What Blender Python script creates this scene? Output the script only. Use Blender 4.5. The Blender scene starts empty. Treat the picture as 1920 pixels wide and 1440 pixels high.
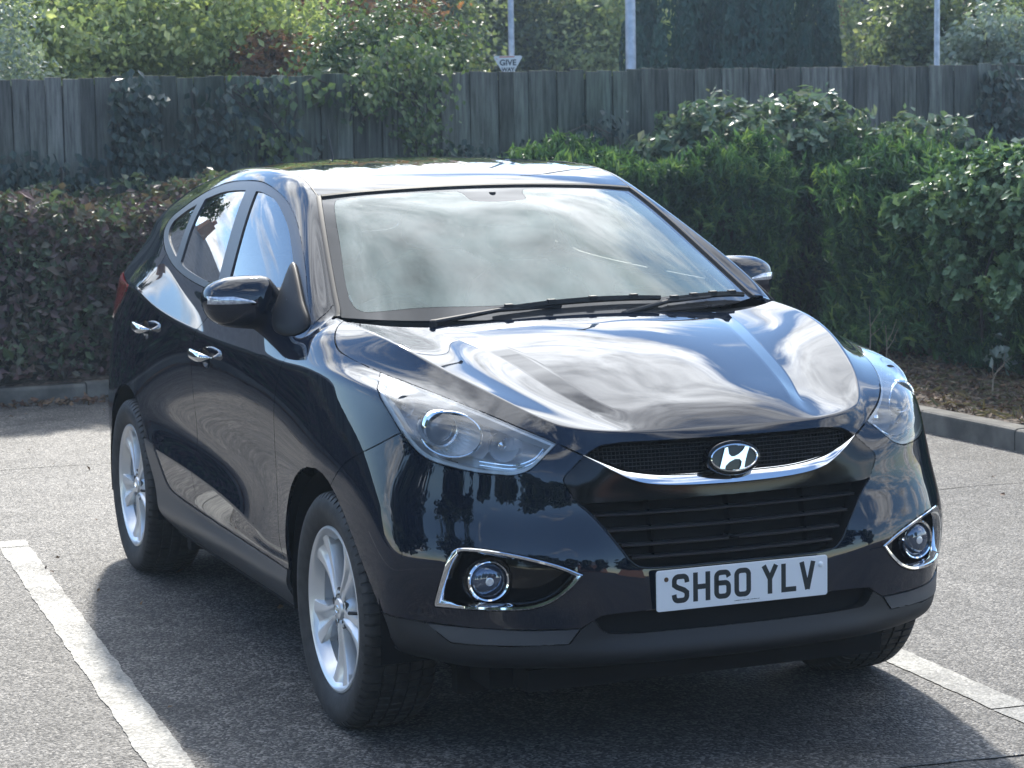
import bpy, bmesh, math, random
import numpy as np
from mathutils import Vector, Matrix
from mathutils.bvhtree import BVHTree
from mathutils import noise as mnoise

sc = bpy.context.scene
COL = sc.collection
rad = math.radians
# ================= camera, sky, sun, exposure ==============================================
CAM = (6.2122, -2.8232, 1.7217); YAW, PITCH, ROLL, FPX = 158.0238, -6.36704, -1.01617, 4241.9
def cam_axes():
    y, p, r = rad(YAW), rad(PITCH), rad(ROLL)
    f = Vector((math.cos(p)*math.cos(y), math.cos(p)*math.sin(y), math.sin(p)))
    rt = f.cross(Vector((0, 0, 1))).normalized(); up = rt.cross(f)
    return math.cos(r)*rt+math.sin(r)*up, -math.sin(r)*rt+math.cos(r)*up, f
r_, u_, f_ = cam_axes()
cd = bpy.data.cameras.new('camera'); cam = bpy.data.objects.new('camera', cd); COL.objects.link(cam)
cam.matrix_world = Matrix([[r_[i], u_[i], -f_[i], CAM[i]] for i in range(3)]+[[0, 0, 0, 1]])
cd.sensor_width = 36; cd.lens = FPX/1920*36; cd.clip_start = .05; cd.clip_end = 3000
cd.dof.use_dof = True; cd.dof.focus_distance = 6.7; cd.dof.aperture_fstop = 13
sc.camera = cam

SUN_AZ, SUN_EL = 163.0, 34.0
world = bpy.data.worlds.new('World'); sc.world = world; world.use_nodes = True
nt = world.node_tree; nt.nodes.clear()
def N(t, **kw):
    n = nt.nodes.new(t)
    for k, v in kw.items():
        if k.startswith('i_'): n.inputs[k[2:].replace('_', ' ')].default_value = v
        else: setattr(n, k, v)
    return n
def Lk(a, b): nt.links.new(a, b)
def build_world():
    global nt
    sky = N('ShaderNodeTexSky', sky_type='NISHITA', sun_disc=False, sun_elevation=rad(SUN_EL), sun_rotation=rad(90-SUN_AZ), air_density=1.0, dust_density=.05, ozone_density=4.0)
    tc = N('ShaderNodeTexCoord'); sep = N('ShaderNodeSeparateXYZ'); Lk(tc.outputs['Generated'], sep.inputs[0])
    # clouds: noise on a plane overhead (direction / height), so they flatten towards the horizon
    ad = N('ShaderNodeMath', operation='ADD'); ad.inputs[1].default_value = .20; Lk(sep.outputs[2], ad.inputs[0])
    mx = N('ShaderNodeMath', operation='MAXIMUM'); mx.inputs[1].default_value = .05; Lk(ad.outputs[0], mx.inputs[0])
    cmb = N('ShaderNodeCombineXYZ')
    for i in (0, 1):
        d = N('ShaderNodeMath', operation='DIVIDE'); Lk(sep.outputs[i], d.inputs[0]); Lk(mx.outputs[0], d.inputs[1]); Lk(d.outputs[0], cmb.inputs[i])
    no = N('ShaderNodeTexNoise', i_Scale=1.9, i_Detail=10.0, i_Roughness=.60, i_Distortion=.55); Lk(cmb.outputs[0], no.inputs['Vector'])
    no2 = N('ShaderNodeTexNoise', i_Scale=6.5, i_Detail=9.0, i_Roughness=.6, i_Distortion=.35); Lk(cmb.outputs[0], no2.inputs['Vector'])
    # fair-weather gaps: patches of open blue, with more cloud overhead
    g3 = N('ShaderNodeMapRange', interpolation_type='SMOOTHSTEP'); g3.inputs[1].default_value = .45; g3.inputs[2].default_value = .85; g3.inputs[3].default_value = 0; g3.inputs[4].default_value = .10; Lk(sep.outputs[2], g3.inputs[0])
    acc = N('ShaderNodeMath', operation='ADD'); Lk(no.outputs[0], acc.inputs[0]); Lk(g3.outputs[0], acc.inputs[1])
    for ga, ge, c0, c1, dep in GAPS:
        g1 = N('ShaderNodeVectorMath', operation='DOT_PRODUCT'); Lk(tc.outputs['Generated'], g1.inputs[0]); ga, ge = rad(ga), rad(ge); g1.inputs[1].default_value = (math.cos(ge)*math.cos(ga), math.cos(ge)*math.sin(ga), math.sin(ge))
        g2 = N('ShaderNodeMapRange', interpolation_type='SMOOTHSTEP'); g2.inputs[1].default_value = math.cos(rad(c0)); g2.inputs[2].default_value = math.cos(rad(c1)); g2.inputs[3].default_value = 0; g2.inputs[4].default_value = -dep; Lk(g1.outputs['Value'], g2.inputs[0])
        a1 = N('ShaderNodeMath', operation='ADD'); Lk(acc.outputs[0], a1.inputs[0]); Lk(g2.outputs[0], a1.inputs[1]); acc = a1
    no_ = acc
    rmp = N('ShaderNodeValToRGB'); rmp.color_ramp.elements[0].position = .46; rmp.color_ramp.elements[1].position = .58; Lk(no_.outputs[0], rmp.inputs[0])
    # brightness of the cloud towards the sun
    dt = N('ShaderNodeVectorMath', operation='DOT_PRODUCT'); Lk(tc.outputs['Generated'], dt.inputs[0])
    s = (math.cos(rad(SUN_EL))*math.cos(rad(SUN_AZ)), math.cos(rad(SUN_EL))*math.sin(rad(SUN_AZ)), math.sin(rad(SUN_EL)))
    dt.inputs[1].default_value = s
    pw = N('ShaderNodeMath', operation='MAXIMUM'); pw.inputs[1].default_value = 0; Lk(dt.outputs['Value'], pw.inputs[0])
    p2 = N('ShaderNodeMath', operation='POWER'); p2.inputs[1].default_value = 22; Lk(pw.outputs[0], p2.inputs[0])
    br = N('ShaderNodeMath', operation='MULTIPLY_ADD'); br.inputs[1].default_value = CLOUD_SUN; br.inputs[2].default_value = CLOUD_BASE; Lk(p2.outputs[0], br.inputs[0])
    sh = N('ShaderNodeMath', operation='MULTIPLY_ADD'); sh.inputs[1].default_value = 2.8; sh.inputs[2].default_value = -.45; Lk(no2.outputs[0], sh.inputs[0])
    mb = N('ShaderNodeMath', operation='MULTIPLY'); Lk(br.outputs[0], mb.inputs[0]); Lk(sh.outputs[0], mb.inputs[1])
    cc = N('ShaderNodeVectorMath', operation='SCALE'); cc.inputs[0].default_value = (.95, .98, 1.02); Lk(mb.outputs[0], cc.inputs['Scale'])
    mix = N('ShaderNodeMix', data_type='RGBA'); Lk(rmp.outputs[0], mix.inputs[0]); Lk(sky.outputs[0], mix.inputs[6]); Lk(cc.outputs[0], mix.inputs[7])
    bg = N('ShaderNodeBackground'); bg.inputs[1].default_value = SKY_STR; Lk(mix.outputs[2], bg.inputs[0])
    out = N('ShaderNodeOutputWorld'); Lk(bg.outputs[0], out.inputs[0])
SKY_STR, CLOUD_BASE, CLOUD_SUN = .15, 7.6, 12.0; HAZE = .0013
GAPS = [(141, 22, 12, 4, .20), (160, 19, 14, 4, -.12), (-25, 25, 85, 30, .16), (-142, 12, 30, 10, .17)]
build_world()
sd = bpy.data.lights.new('sun', 'SUN'); sd.energy = 3.0; sd.angle = rad(2.6); sd.color = (1.0, .945, .85)
sun = bpy.data.objects.new('sun', sd); COL.objects.link(sun)
sun.rotation_euler = Vector((-math.cos(rad(SUN_EL))*math.cos(rad(SUN_AZ)), -math.cos(rad(SUN_EL))*math.sin(rad(SUN_AZ)), -math.sin(rad(SUN_EL)))).to_track_quat('-Z', 'Y').to_euler()
sun.location = (-8, 3, 12)
sc.view_settings.view_transform = 'Standard'; sc.view_settings.look = 'None'; sc.view_settings.exposure = 1.15; sc.view_settings.gamma = 1.0
sc.render.engine = 'CYCLES'
sc.cycles.max_bounces = 8; sc.cycles.transparent_max_bounces = 16; sc.cycles.use_denoising = True
sc.cycles.caustics_reflective = False; sc.cycles.caustics_refractive = False; sc.cycles.sample_clamp_indirect = 6

# ================= helpers =================================================================
def obj(name, me, mats=None, parent=None, **props):
    o = bpy.data.objects.new(name, me); COL.objects.link(o)
    if mats is not None:
        for m in (mats if isinstance(mats, (list, tuple)) else [mats]): o.data.materials.append(m)
    if parent is not None: o.parent = parent
    for k, v in props.items(): o[k] = v
    return o
def empty(name, loc=(0, 0, 0), **props):
    o = bpy.data.objects.new(name, None); COL.objects.link(o); o.location = loc; o.empty_display_size = .2
    for k, v in props.items(): o[k] = v
    return o
def pmesh(V, F, smooth=True, auto=None, mi=None):
    me = bpy.data.meshes.new('m'); me.from_pydata([tuple(v) for v in V], [], [tuple(f) for f in F]); me.update()
    if smooth: me.polygons.foreach_set('use_smooth', [True]*len(F))
    if mi is not None: me.polygons.foreach_set('material_index', list(mi))
    if auto: me.set_sharp_from_angle(angle=rad(auto))
    return me
def quads_mesh(V, nq, smooth=False):       # V: (nq*4,3) float array, one quad after another
    me = bpy.data.meshes.new('m'); n = nq*4
    me.vertices.add(n); me.vertices.foreach_set('co', np.ascontiguousarray(V, dtype=np.float32).ravel())
    me.loops.add(n); me.loops.foreach_set('vertex_index', np.arange(n, dtype=np.int32))
    me.polygons.add(nq); me.polygons.foreach_set('loop_start', np.arange(0, n, 4, dtype=np.int32)); me.polygons.foreach_set('loop_total', np.full(nq, 4, dtype=np.int32))
    if smooth: me.polygons.foreach_set('use_smooth', np.ones(nq, dtype=bool))
    me.update(calc_edges=True); return me
class MB:                                    # mesh builder
    def __init__(s): s.V = []; s.F = []; s.M = []
    def add(s, V, F, m=0):
        n = len(s.V); s.V += [tuple(v) for v in V]; s.F += [tuple(i+n for i in f) for f in F]; s.M += [m]*len(F)
    def box(s, a, b, m=0):
        x0, y0, z0 = a; x1, y1, z1 = b
        s.add([(x0, y0, z0), (x1, y0, z0), (x1, y1, z0), (x0, y1, z0), (x0, y0, z1), (x1, y0, z1), (x1, y1, z1), (x0, y1, z1)],
              [(0, 3, 2, 1), (4, 5, 6, 7), (0, 1, 5, 4), (1, 2, 6, 5), (2, 3, 7, 6), (3, 0, 4, 7)], m)
    def grid(s, G, m=0, flip=False, closed_u=False, closed_v=False):
        nu, nv = len(G), len(G[0]); V = [p for r in G for p in r]; F = []
        for i in range(nu if closed_u else nu-1):
            for j in range(nv if closed_v else nv-1):
                a, b, c, d = i*nv+j, i*nv+(j+1) % nv, ((i+1) % nu)*nv+(j+1) % nv, ((i+1) % nu)*nv+j
                F.append((a, d, c, b) if flip else (a, b, c, d))
        s.add(V, F, m)
    def tube(s, pts, r, n=10, m=0, caps=True, closed=False):
        pts = [Vector(p) for p in pts]; rr = r if isinstance(r, (list, tuple)) else [r]*len(pts); G = []
        up = Vector((0, 0, 1)); prev = None
        for i, p in enumerate(pts):
            a = pts[(i-1) % len(pts)] if (closed or i > 0) else p; b = pts[(i+1) % len(pts)] if (closed or i < len(pts)-1) else p
            t = (b-a).normalized()
            if prev is None: x = t.cross(up if abs(t.z) < .95 else Vector((1, 0, 0))).normalized()
            else: x = (prev-t*prev.dot(t)).normalized()
            prev = x; y = t.cross(x)
            G.append([p+(x*math.cos(k*2*math.pi/n)+y*math.sin(k*2*math.pi/n))*rr[i] for k in range(n)])
        s.grid(G, m, closed_v=True, closed_u=closed, flip=True)
        if caps and not closed:
            k = len(s.V)-len(G)*n; s.F += [tuple(range(k, k+n)), tuple(reversed(range(len(s.V)-n, len(s.V))))]; s.M += [m, m]
    def lathe(s, prof, axis='y', c=(0, 0, 0), n=64, m=0, flip=False):
        G = []
        for k in range(n):
            a = k*2*math.pi/n; row = []
            for (q, r) in prof:
                if axis == 'y': row.append((c[0]+r*math.cos(a), c[1]+q, c[2]+r*math.sin(a)))
                elif axis == 'x': row.append((c[0]+q, c[1]+r*math.cos(a), c[2]+r*math.sin(a)))
                else: row.append((c[0]+r*math.cos(a), c[1]+r*math.sin(a), c[2]+q))
            G.append(row)
        s.grid(G, m, closed_u=True, flip=flip)
    def mesh(s, smooth=True, auto=35): return pmesh(s.V, s.F, smooth, auto if smooth else None, s.M)
def catmull(P, n=8, closed=False):
    P = [Vector(p) for p in P]; out = []; L = len(P)
    rng = range(L) if closed else range(L-1)
    for i in rng:
        p0 = P[(i-1) % L] if closed or i > 0 else P[i]*2-P[i+1]; p1 = P[i]; p2 = P[(i+1) % L]
        p3 = P[(i+2) % L] if closed or i < L-2 else P[i+1]*2-P[i]
        for k in range(n):
            t = k/n; out.append(.5*((2*p1)+(p2-p0)*t+(2*p0-5*p1+4*p2-p3)*t*t+(3*p1-p0-3*p2+p3)*t**3))
    if not closed: out.append(P[-1])
    return out

# ================= materials ===============================================================
def mat(name, base=(.5, .5, .5), rough=.5, metal=0.0, spec=.5, coat=0.0, coat_rough=.03, emis=None, sheen=0):
    m = bpy.data.materials.new(name); m.use_nodes = True; b = m.node_tree.nodes['Principled BSDF']
    b.inputs['Base Color'].default_value = (*base, 1); b.inputs['Roughness'].default_value = rough; b.inputs['Metallic'].default_value = metal
    b.inputs['Specular IOR Level'].default_value = spec; b.inputs['Coat Weight'].default_value = coat; b.inputs['Coat Roughness'].default_value = coat_rough
    return m
def nodes(m): return m.node_tree.nodes, m.node_tree.links, m.node_tree.nodes['Principled BSDF']
def add_noise(m, scale, c0, c1, lo=.35, hi=.65, detail=6, bump=0, bscale=None, coord='Object', stretch=(1, 1, 1), rough=None, dist=.01):
    n, l, b = nodes(m); tc = n.new('ShaderNodeTexCoord'); mp = n.new('ShaderNodeMapping'); mp.inputs['Scale'].default_value = stretch
    l.new(tc.outputs[coord], mp.inputs[0]); no = n.new('ShaderNodeTexNoise'); no.inputs['Scale'].default_value = scale; no.inputs['Detail'].default_value = detail
    l.new(mp.outputs[0], no.inputs['Vector']); cr = n.new('ShaderNodeValToRGB'); e = cr.color_ramp.elements
    e[0].position = lo; e[1].position = hi; e[0].color = (*c0, 1); e[1].color = (*c1, 1); l.new(no.outputs[0], cr.inputs[0]); l.new(cr.outputs[0], b.inputs['Base Color'])
    if bump:
        nb = n.new('ShaderNodeTexNoise'); nb.inputs['Scale'].default_value = bscale or scale*3; nb.inputs['Detail'].default_value = 4; l.new(mp.outputs[0], nb.inputs['Vector'])
        bp = n.new('ShaderNodeBump'); bp.inputs['Strength'].default_value = bump; bp.inputs['Distance'].default_value = dist; l.new(nb.outputs[0], bp.inputs['Height']); l.new(bp.outputs[0], b.inputs['Normal'])
    return m
def glass(name, tint=(.85, .9, .88), film=0.0, film_col=(.5, .52, .5), fres=1.45, boost=1.0):
    # thin sheet: transparent + mirror by Fresnel, with a dusty film that also paints in pale sky sheen
    m = bpy.data.materials.new(name); m.use_nodes = True; n, l = m.node_tree.nodes, m.node_tree.links; n.clear()
    out = n.new('ShaderNodeOutputMaterial'); tr = n.new('ShaderNodeBsdfTransparent'); tr.inputs[0].default_value = (*tint, 1)
    gl = n.new('ShaderNodeBsdfGlossy'); gl.inputs['Roughness'].default_value = .0; fr = n.new('ShaderNodeFresnel'); fr.inputs[0].default_value = fres
    mu = n.new('ShaderNodeMath'); mu.operation = 'MULTIPLY'; mu.use_clamp = True; mu.inputs[1].default_value = boost; l.new(fr.outputs[0], mu.inputs[0])
    mx = n.new('ShaderNodeMixShader'); l.new(mu.outputs[0], mx.inputs[0]); 
    if film > 0:
        df = n.new('ShaderNodeBsdfDiffuse'); df.inputs[0].default_value = (*film_col, 1); m2 = n.new('ShaderNodeMixShader'); m2.inputs[0].default_value = film
        tc = n.new('ShaderNodeTexCoord'); no = n.new('ShaderNodeTexNoise'); no.inputs['Scale'].default_value = 5; no.inputs['Detail'].default_value = 8; l.new(tc.outputs['Object'], no.inputs['Vector'])
        ma = n.new('ShaderNodeMath'); ma.operation = 'MULTIPLY'; ma.inputs[1].default_value = film*2; l.new(no.outputs[0], ma.inputs[0]); l.new(ma.outputs[0], m2.inputs[0])
        l.new(tr.outputs[0], m2.inputs[1]); l.new(df.outputs[0], m2.inputs[2]); l.new(m2.outputs[0], mx.inputs[1])
    else: l.new(tr.outputs[0], mx.inputs[1])
    l.new(gl.outputs[0], mx.inputs[2]); l.new(mx.outputs[0], out.inputs[0]); return m
def leafmat(name, cols, trans=.35, rough=.5, spec=.35):
    # colour varies leaf by leaf through the 'tint' attribute
    m = bpy.data.materials.new(name); m.use_nodes = True; n, l = m.node_tree.nodes, m.node_tree.links; b = n['Principled BSDF']; out = n['Material Output']
    at = n.new('ShaderNodeAttribute'); at.attribute_name = 'tint'; cr = n.new('ShaderNodeValToRGB'); e = cr.color_ramp.elements
    while len(e) < len(cols): e.new(.5)
    for i, c in enumerate(cols): e[i].position = i/(len(cols)-1); e[i].color = (*c, 1)
    l.new(at.outputs['Fac'], cr.inputs[0]); l.new(cr.outputs[0], b.inputs['Base Color']); b.inputs['Roughness'].default_value = rough; b.inputs['Specular IOR Level'].default_value = spec
    t = n.new('ShaderNodeBsdfTranslucent'); mx = n.new('ShaderNodeMixShader'); mx.inputs[0].default_value = trans
    g = n.new('ShaderNodeMixRGB'); g.blend_type = 'MULTIPLY'; g.inputs[0].default_value = 1; g.inputs[2].default_value = (1.15, 1.25, .70, 1); l.new(cr.outputs[0], g.inputs[1]); l.new(g.outputs[0], t.inputs[0])
    l.new(b.outputs[0], mx.inputs[1]); l.new(t.outputs[0], mx.inputs[2]); l.new(mx.outputs[0], out.inputs[0]); return m

M = {}
M['paint'] = mat('black_car_paint', (.004, .008, .018), .01, .0, .66)
def paint_flake():
    n, l, b = nodes(M['paint']); tc = n.new('ShaderNodeTexCoord'); v = n.new('ShaderNodeTexNoise'); v.inputs['Scale'].default_value = 9; v.inputs['Detail'].default_value = 3; l.new(tc.outputs['Object'], v.inputs['Vector'])
    r = n.new('ShaderNodeMapRange'); r.inputs[3].default_value = .0; r.inputs[4].default_value = .045; l.new(v.outputs[0], r.inputs[0]); l.new(r.outputs[0], b.inputs['Roughness'])
paint_flake()
M['plastic'] = mat('textured_black_plastic', (.011, .012, .015), .58, 0, .5)
M['clad'] = mat('grey_satin_cladding', (.055, .055, .058), .38, 0, .5)
M['flap'] = mat('satin_grey_insert', (.055, .060, .070), .42, .1, .5)
M['trim'] = mat('window_trim_rubber', (.05, .05, .055), .33, .0, .5)
M['rubber'] = mat('rubber_seal', (.012, .012, .013), .6)
M['black'] = mat('inner_black', (.006, .006, .007), .8, 0, .2)
M['gloss'] = mat('gloss_black_plastic', (.006, .006, .008), .10, 0, .4)
M['chrome'] = mat('chrome', (.82, .84, .86), .045, 1.0)
M['alloy'] = mat('silver_alloy', (.78, .79, .80), .32, .6, .5, .5, .06)
M['alloyin'] = mat('alloy_barrel', (.58, .59, .60), .42, .5)
M['steel'] = mat('brake_steel', (.22, .21, .20), .45, .9)
M['mirror'] = mat('mirror_glass', (.85, .87, .9), .01, 1.0)
M['silver'] = mat('lamp_reflector_silver', (.88, .90, .93), .22, .35, .5, 1.0)
M['greyin'] = mat('lamp_bezel_grey', (.62, .64, .68), .25, .4)
M['lensdark'] = mat('projector_lens', (.10, .11, .125), .04, 0, .8, 1.0)
M['red'] = mat('tail_lamp_red', (.35, .006, .01), .1, 0, .6, 1.0)
M['amber'] = mat('amber_bulb', (.8, .35, .05), .2, 0, .5)
M['plate'] = mat('number_plate_white', (.84, .86, .88), .3, 0, .5, .3)
M['ink'] = mat('plate_lettering', (.012, .02, .025), .4)
M['fabric'] = add_noise(mat('seat_fabric', (.03, .03, .033), .9), 60, (.022, .022, .025), (.045, .045, .05))
M['dash'] = mat('dashboard_plastic', (.045, .046, .05), .7, 0, .3)
M['glass_ws'] = glass('windscreen_glass', (.72, .80, .77), .24, (.52, .68, .58), 1.52, 1.55)
M['glass_side'] = glass('tinted_side_glass', (.30, .34, .34), .015, (.5, .5, .5), 1.52, 2.0)
M['glass_lens'] = glass('headlight_cover', (.98, .99, .99), .045, (.94, .95, .93), 1.46, 1.9)
M['tyre'] = add_noise(mat('tyre_rubber', (.02, .02, .021), .62, 0, .45), 30, (.014, .014, .015), (.032, .031, .031), bump=.1)
# ================= ground, kerbs, markings ================================================
def road_mat(name, c0, c1, c2, seed=0.0, speck=95, wear=True, rough=(.62, .85), spec=.5, bump=.5):
    m = bpy.data.materials.new(name); m.use_nodes = True; n, l, b = nodes(m)
    tc = n.new('ShaderNodeTexCoord'); mp = n.new('ShaderNodeMapping'); mp.inputs['Location'].default_value = (seed, seed*1.7, 0); l.new(tc.outputs['Object'], mp.inputs[0])
    vo = n.new('ShaderNodeTexVoronoi'); vo.inputs['Scale'].default_value = speck; vo.inputs['Randomness'].default_value = 1; l.new(mp.outputs[0], vo.inputs['Vector'])
    no = n.new('ShaderNodeTexNoise'); no.inputs['Scale'].default_value = speck*1.3; no.inputs['Detail'].default_value = 3; l.new(mp.outputs[0], no.inputs['Vector'])
    big = n.new('ShaderNodeTexNoise'); big.inputs['Scale'].default_value = .55; big.inputs['Detail'].default_value = 7; big.inputs['Roughness'].default_value = .62; l.new(mp.outputs[0], big.inputs['Vector'])
    sepc = n.new('ShaderNodeSeparateColor'); l.new(vo.outputs['Color'], sepc.inputs[0])
    cr = n.new('ShaderNodeValToRGB'); e = cr.color_ramp.elements; e[0].position = .05; e[0].color = (*c0, 1); e[1].position = .95; e[1].color = (*c2, 1); k = e.new(.55); k.color = (*c1, 1); l.new(sepc.outputs[0], cr.inputs[0])
    cb_ = n.new('ShaderNodeValToRGB'); e = cb_.color_ramp.elements; e[0].position = .3; e[0].color = (.55, .55, .57, 1); e[1].position = .7; e[1].color = (1.35, 1.31, 1.26, 1); l.new(big.outputs[0], cb_.inputs[0])
    st = n.new('ShaderNodeTexNoise'); st.inputs['Scale'].default_value = 3.4; st.inputs['Detail'].default_value = 9; st.inputs['Roughness'].default_value = .7; st.inputs['Distortion'].default_value = .8; l.new(mp.outputs[0], st.inputs['Vector']); sr = n.new('ShaderNodeValToRGB'); e = sr.color_ramp.elements; e[0].position = .36; e[0].color = (.50, .50, .50, 1); e[1].position = .56; e[1].color = (1.08, 1.07, 1.05, 1); l.new(st.outputs[0], sr.inputs[0]); m0 = n.new('ShaderNodeMixRGB'); m0.blend_type = 'MULTIPLY'; m0.inputs[0].default_value = 1; l.new(cr.outputs[0], m0.inputs[1]); l.new(sr.outputs[0], m0.inputs[2])
    mu = n.new('ShaderNodeMixRGB'); mu.blend_type = 'MULTIPLY'; mu.inputs[0].default_value = 1; l.new(m0.outputs[0], mu.inputs[1]); l.new(cb_.outputs[0], mu.inputs[2]); l.new(mu.outputs[0], b.inputs['Base Color'])
    rr = n.new('ShaderNodeMapRange'); rr.inputs[3].default_value = rough[0]; rr.inputs[4].default_value = rough[1]; l.new(sepc.outputs[1], rr.inputs[0]); l.new(rr.outputs[0], b.inputs['Roughness']); b.inputs['Specular IOR Level'].default_value = spec
    ad = n.new('ShaderNodeMath'); ad.operation = 'ADD'; l.new(vo.outputs['Distance'], ad.inputs[0]); l.new(no.outputs[0], ad.inputs[1])
    bp_ = n.new('ShaderNodeBump'); bp_.inputs['Strength'].default_value = bump; bp_.inputs['Distance'].default_value = .006; bp_.invert = True; l.new(ad.outputs[0], bp_.inputs['Height']); l.new(bp_.outputs[0], b.inputs['Normal'])
    return m
M['asphalt'] = road_mat('asphalt', (.018, .018, .019), (.052, .051, .050), (.20, .193, .182), speck=120)
M['line'] = road_mat('road_paint', (.20, .20, .185), (.29, .29, .27), (.37, .365, .335), 3.3, 110, rough=(.6, .8), bump=.25)
M['kerbstone'] = add_noise(mat('kerb_concrete', (.3, .29, .27), .85), 6, (.065, .062, .054), (.16, .15, .128), bump=.5, bscale=60, dist=.004)
def soil_mat():
    m = road_mat('soil', (.035, .026, .02), (.085, .065, .05), (.19, .15, .115), 9.1, 34, rough=(.8, 1), spec=.2, bump=1.0); return m
M['soil'] = soil_mat()
rng = np.random.default_rng(7)
# one asphalt sheet to the horizon, with a finer patch of the same in the car park
obj('ground', pmesh([(-400, -400, 0), (400, -400, 0), (400, 400, 0), (-400, 400, 0)], [(0, 1, 2, 3)], False), M['asphalt'], kind='structure')
def ragged(P0, P1, w, z, seed):                     # worn painted line
    rs = random.Random(seed); P0 = Vector((*P0, z)); P1 = Vector((*P1, z)); d = P1-P0; L = d.length; d.normalize(); s = Vector((-d.y, d.x, 0)); n = int(L/.012); A = []; B = []
    for k in range(n+1):
        p = P0+d*(L*k/n); e1, e2 = (.009*mnoise.noise(Vector((k*n_f, seed+q*7.3, 0)))+.004*mnoise.noise(Vector((k*n_f*4.1, seed+q*3.1, 2))) for q, n_f in ((0, .09), (1, .08))); A.append(p+s*(w/2+e1)); B.append(p-s*(w/2+e2))
    V = []; F = []
    for a, b in zip(A, B): V += [a, a*.5+b*.5, b]
    for k in range(n):
        if rs.random() < .004: continue
        for j in (0, 1): F.append((3*k+j, 3*k+3+j, 3*k+4+j, 3*k+1+j))
    return pmesh(V, F, False)
o = obj('bay_line', ragged((-3.55, -1.235), (2.6, -1.565), .125, .003, 1), M['line'], kind='structure')
obj('bay_line', ragged((-3.45, 1.235), (2.6, .865), .125, .003, 2), M['line'], kind='structure')
obj('bay_line', ragged((-3.65, -3.70), (2.6, -4.02), .125, .003, 4), M['line'], kind='structure')
M['tar'] = road_mat('tar_joint', (.012, .012, .013), (.03, .03, .032), (.07, .07, .07), 5, 130, rough=(.45, .7))
def wobble(P0, P1, w, z, seed, amp=.03):
    rs = random.Random(seed); P0 = Vector((*P0, z)); P1 = Vector((*P1, z)); d = P1-P0; L = d.length; d.normalize(); s = Vector((-d.y, d.x, 0)); n = int(L/.05); V = []
    for k in range(n+1):
        p = P0+d*(L*k/n)+s*(amp*mnoise.noise(Vector((k*.12, seed, 0)))); ww = w*(.55+rs.random()*.7); V += [p+s*ww/2, p-s*ww/2]
    return pmesh(V, [(2*k, 2*k+2, 2*k+3, 2*k+1) for k in range(n)], False)
obj('tar_joint', wobble((1.10, .12), (1.14, 4.0), .022, .004, 1), M['tar'], kind='structure')
obj('tar_joint', wobble((-5.95, -8), (-5.55, 3.9), .014, .004, 2), road_mat('worn_joint', (.07, .07, .065), (.13, .13, .12), (.22, .22, .2), 2, 120), kind='structure')
obj('tar_joint', wobble((-2.88, 1.3), (-2.85, 3.9), .012, .004, 3), M['tar'], kind='structure')
# kerb: runs behind the bays, turns and comes forward on the right
def kerb_path():
    P = [Vector((-8.62, y, 0)) for y in np.arange(-20, 2.6, .915)]
    c = Vector((-7.35, 2.75, 0))
    for k in range(0, 9): a = rad(180-90*k/8); P.append(Vector((-7.35+1.2*math.cos(a), 2.85+1.2*math.sin(a), 0)))
    P += [Vector((x, 4.05, 0)) for x in np.arange(-6.5, 6.0, .915)]; return P
KP = kerb_path()
kerb = empty('kerb', (0, 0, 0), kind='structure')
kb = MB(); rs = random.Random(11)
for a, b in zip(KP[:-1], KP[1:]):
    d = (b-a).normalized(); s = Vector((-d.y, d.x, 0)); a2, b2 = a+d*.004, b-d*.004; h = .118+rs.uniform(-.003, .003); sec = [(0, -.05), (0, h-.022), (.006, h-.008), (.018, h), (.118, h+.002), (.125, h-.006), (.125, -.05)]
    G = [[tuple(p+s*(q+rs.uniform(-.0015, .0015))+Vector((0, 0, z))) for q, z in sec] for p in (a2, b2)]; kb.grid(G, flip=True); k = len(kb.V); kb.F += [tuple(range(k-14, k-7)), tuple(reversed(range(k-7, k)))]; kb.M += [0, 0]
kbo = obj('kerb_stones', kb.mesh(auto=30), M['kerbstone'], kerb, kind='structure')
# planted verge behind the kerb
def verge_h(x, y):
    h = .105+.10*min(1, max(0, (max(-8.9-x, y-4.3 if x > -8.9 else -8.9-x))/1.5))+.035*mnoise.noise(Vector((x*1.3, y*1.3, 0)))+.02*mnoise.noise(Vector((x*5, y*5, 3))); return max(h, .06)
def verge(x0, x1, y0, y1, st):
    xs = np.arange(x0, x1+st/2, st); ys = np.arange(y0, y1+st/2, st); V = []; F = []
    for x in xs:
        for y in ys: V.append((x, y, verge_h(x, y)+.018*mnoise.noise(Vector((x*19, y*19, 5)))))
    ny = len(ys)
    for i in range(len(xs)-1):
        for j in range(ny-1): F.append((i*ny+j, (i+1)*ny+j, (i+1)*ny+j+1, i*ny+j+1))
    return V, F
vb = MB(); vb.add(*verge(-12.5, -8.68, -20, 4.3, .16)); vb.add(*verge(-12.5, -8.0, 4.3, 5.0, .12)); vb.add(*verge(-8.0, -1, 4.15, 7.4, .055)); vb.add(*verge(-12.5, -8.0, 5.0, 14, .16)); vb.add(*verge(-1, 6, 4.15, 7.4, .3)); vb.add(*verge(-8.68, -8.0, 3.7, 4.3, .12))
obj('soil_verge', vb.mesh(True, None), M['soil'], kind='structure')

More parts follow.
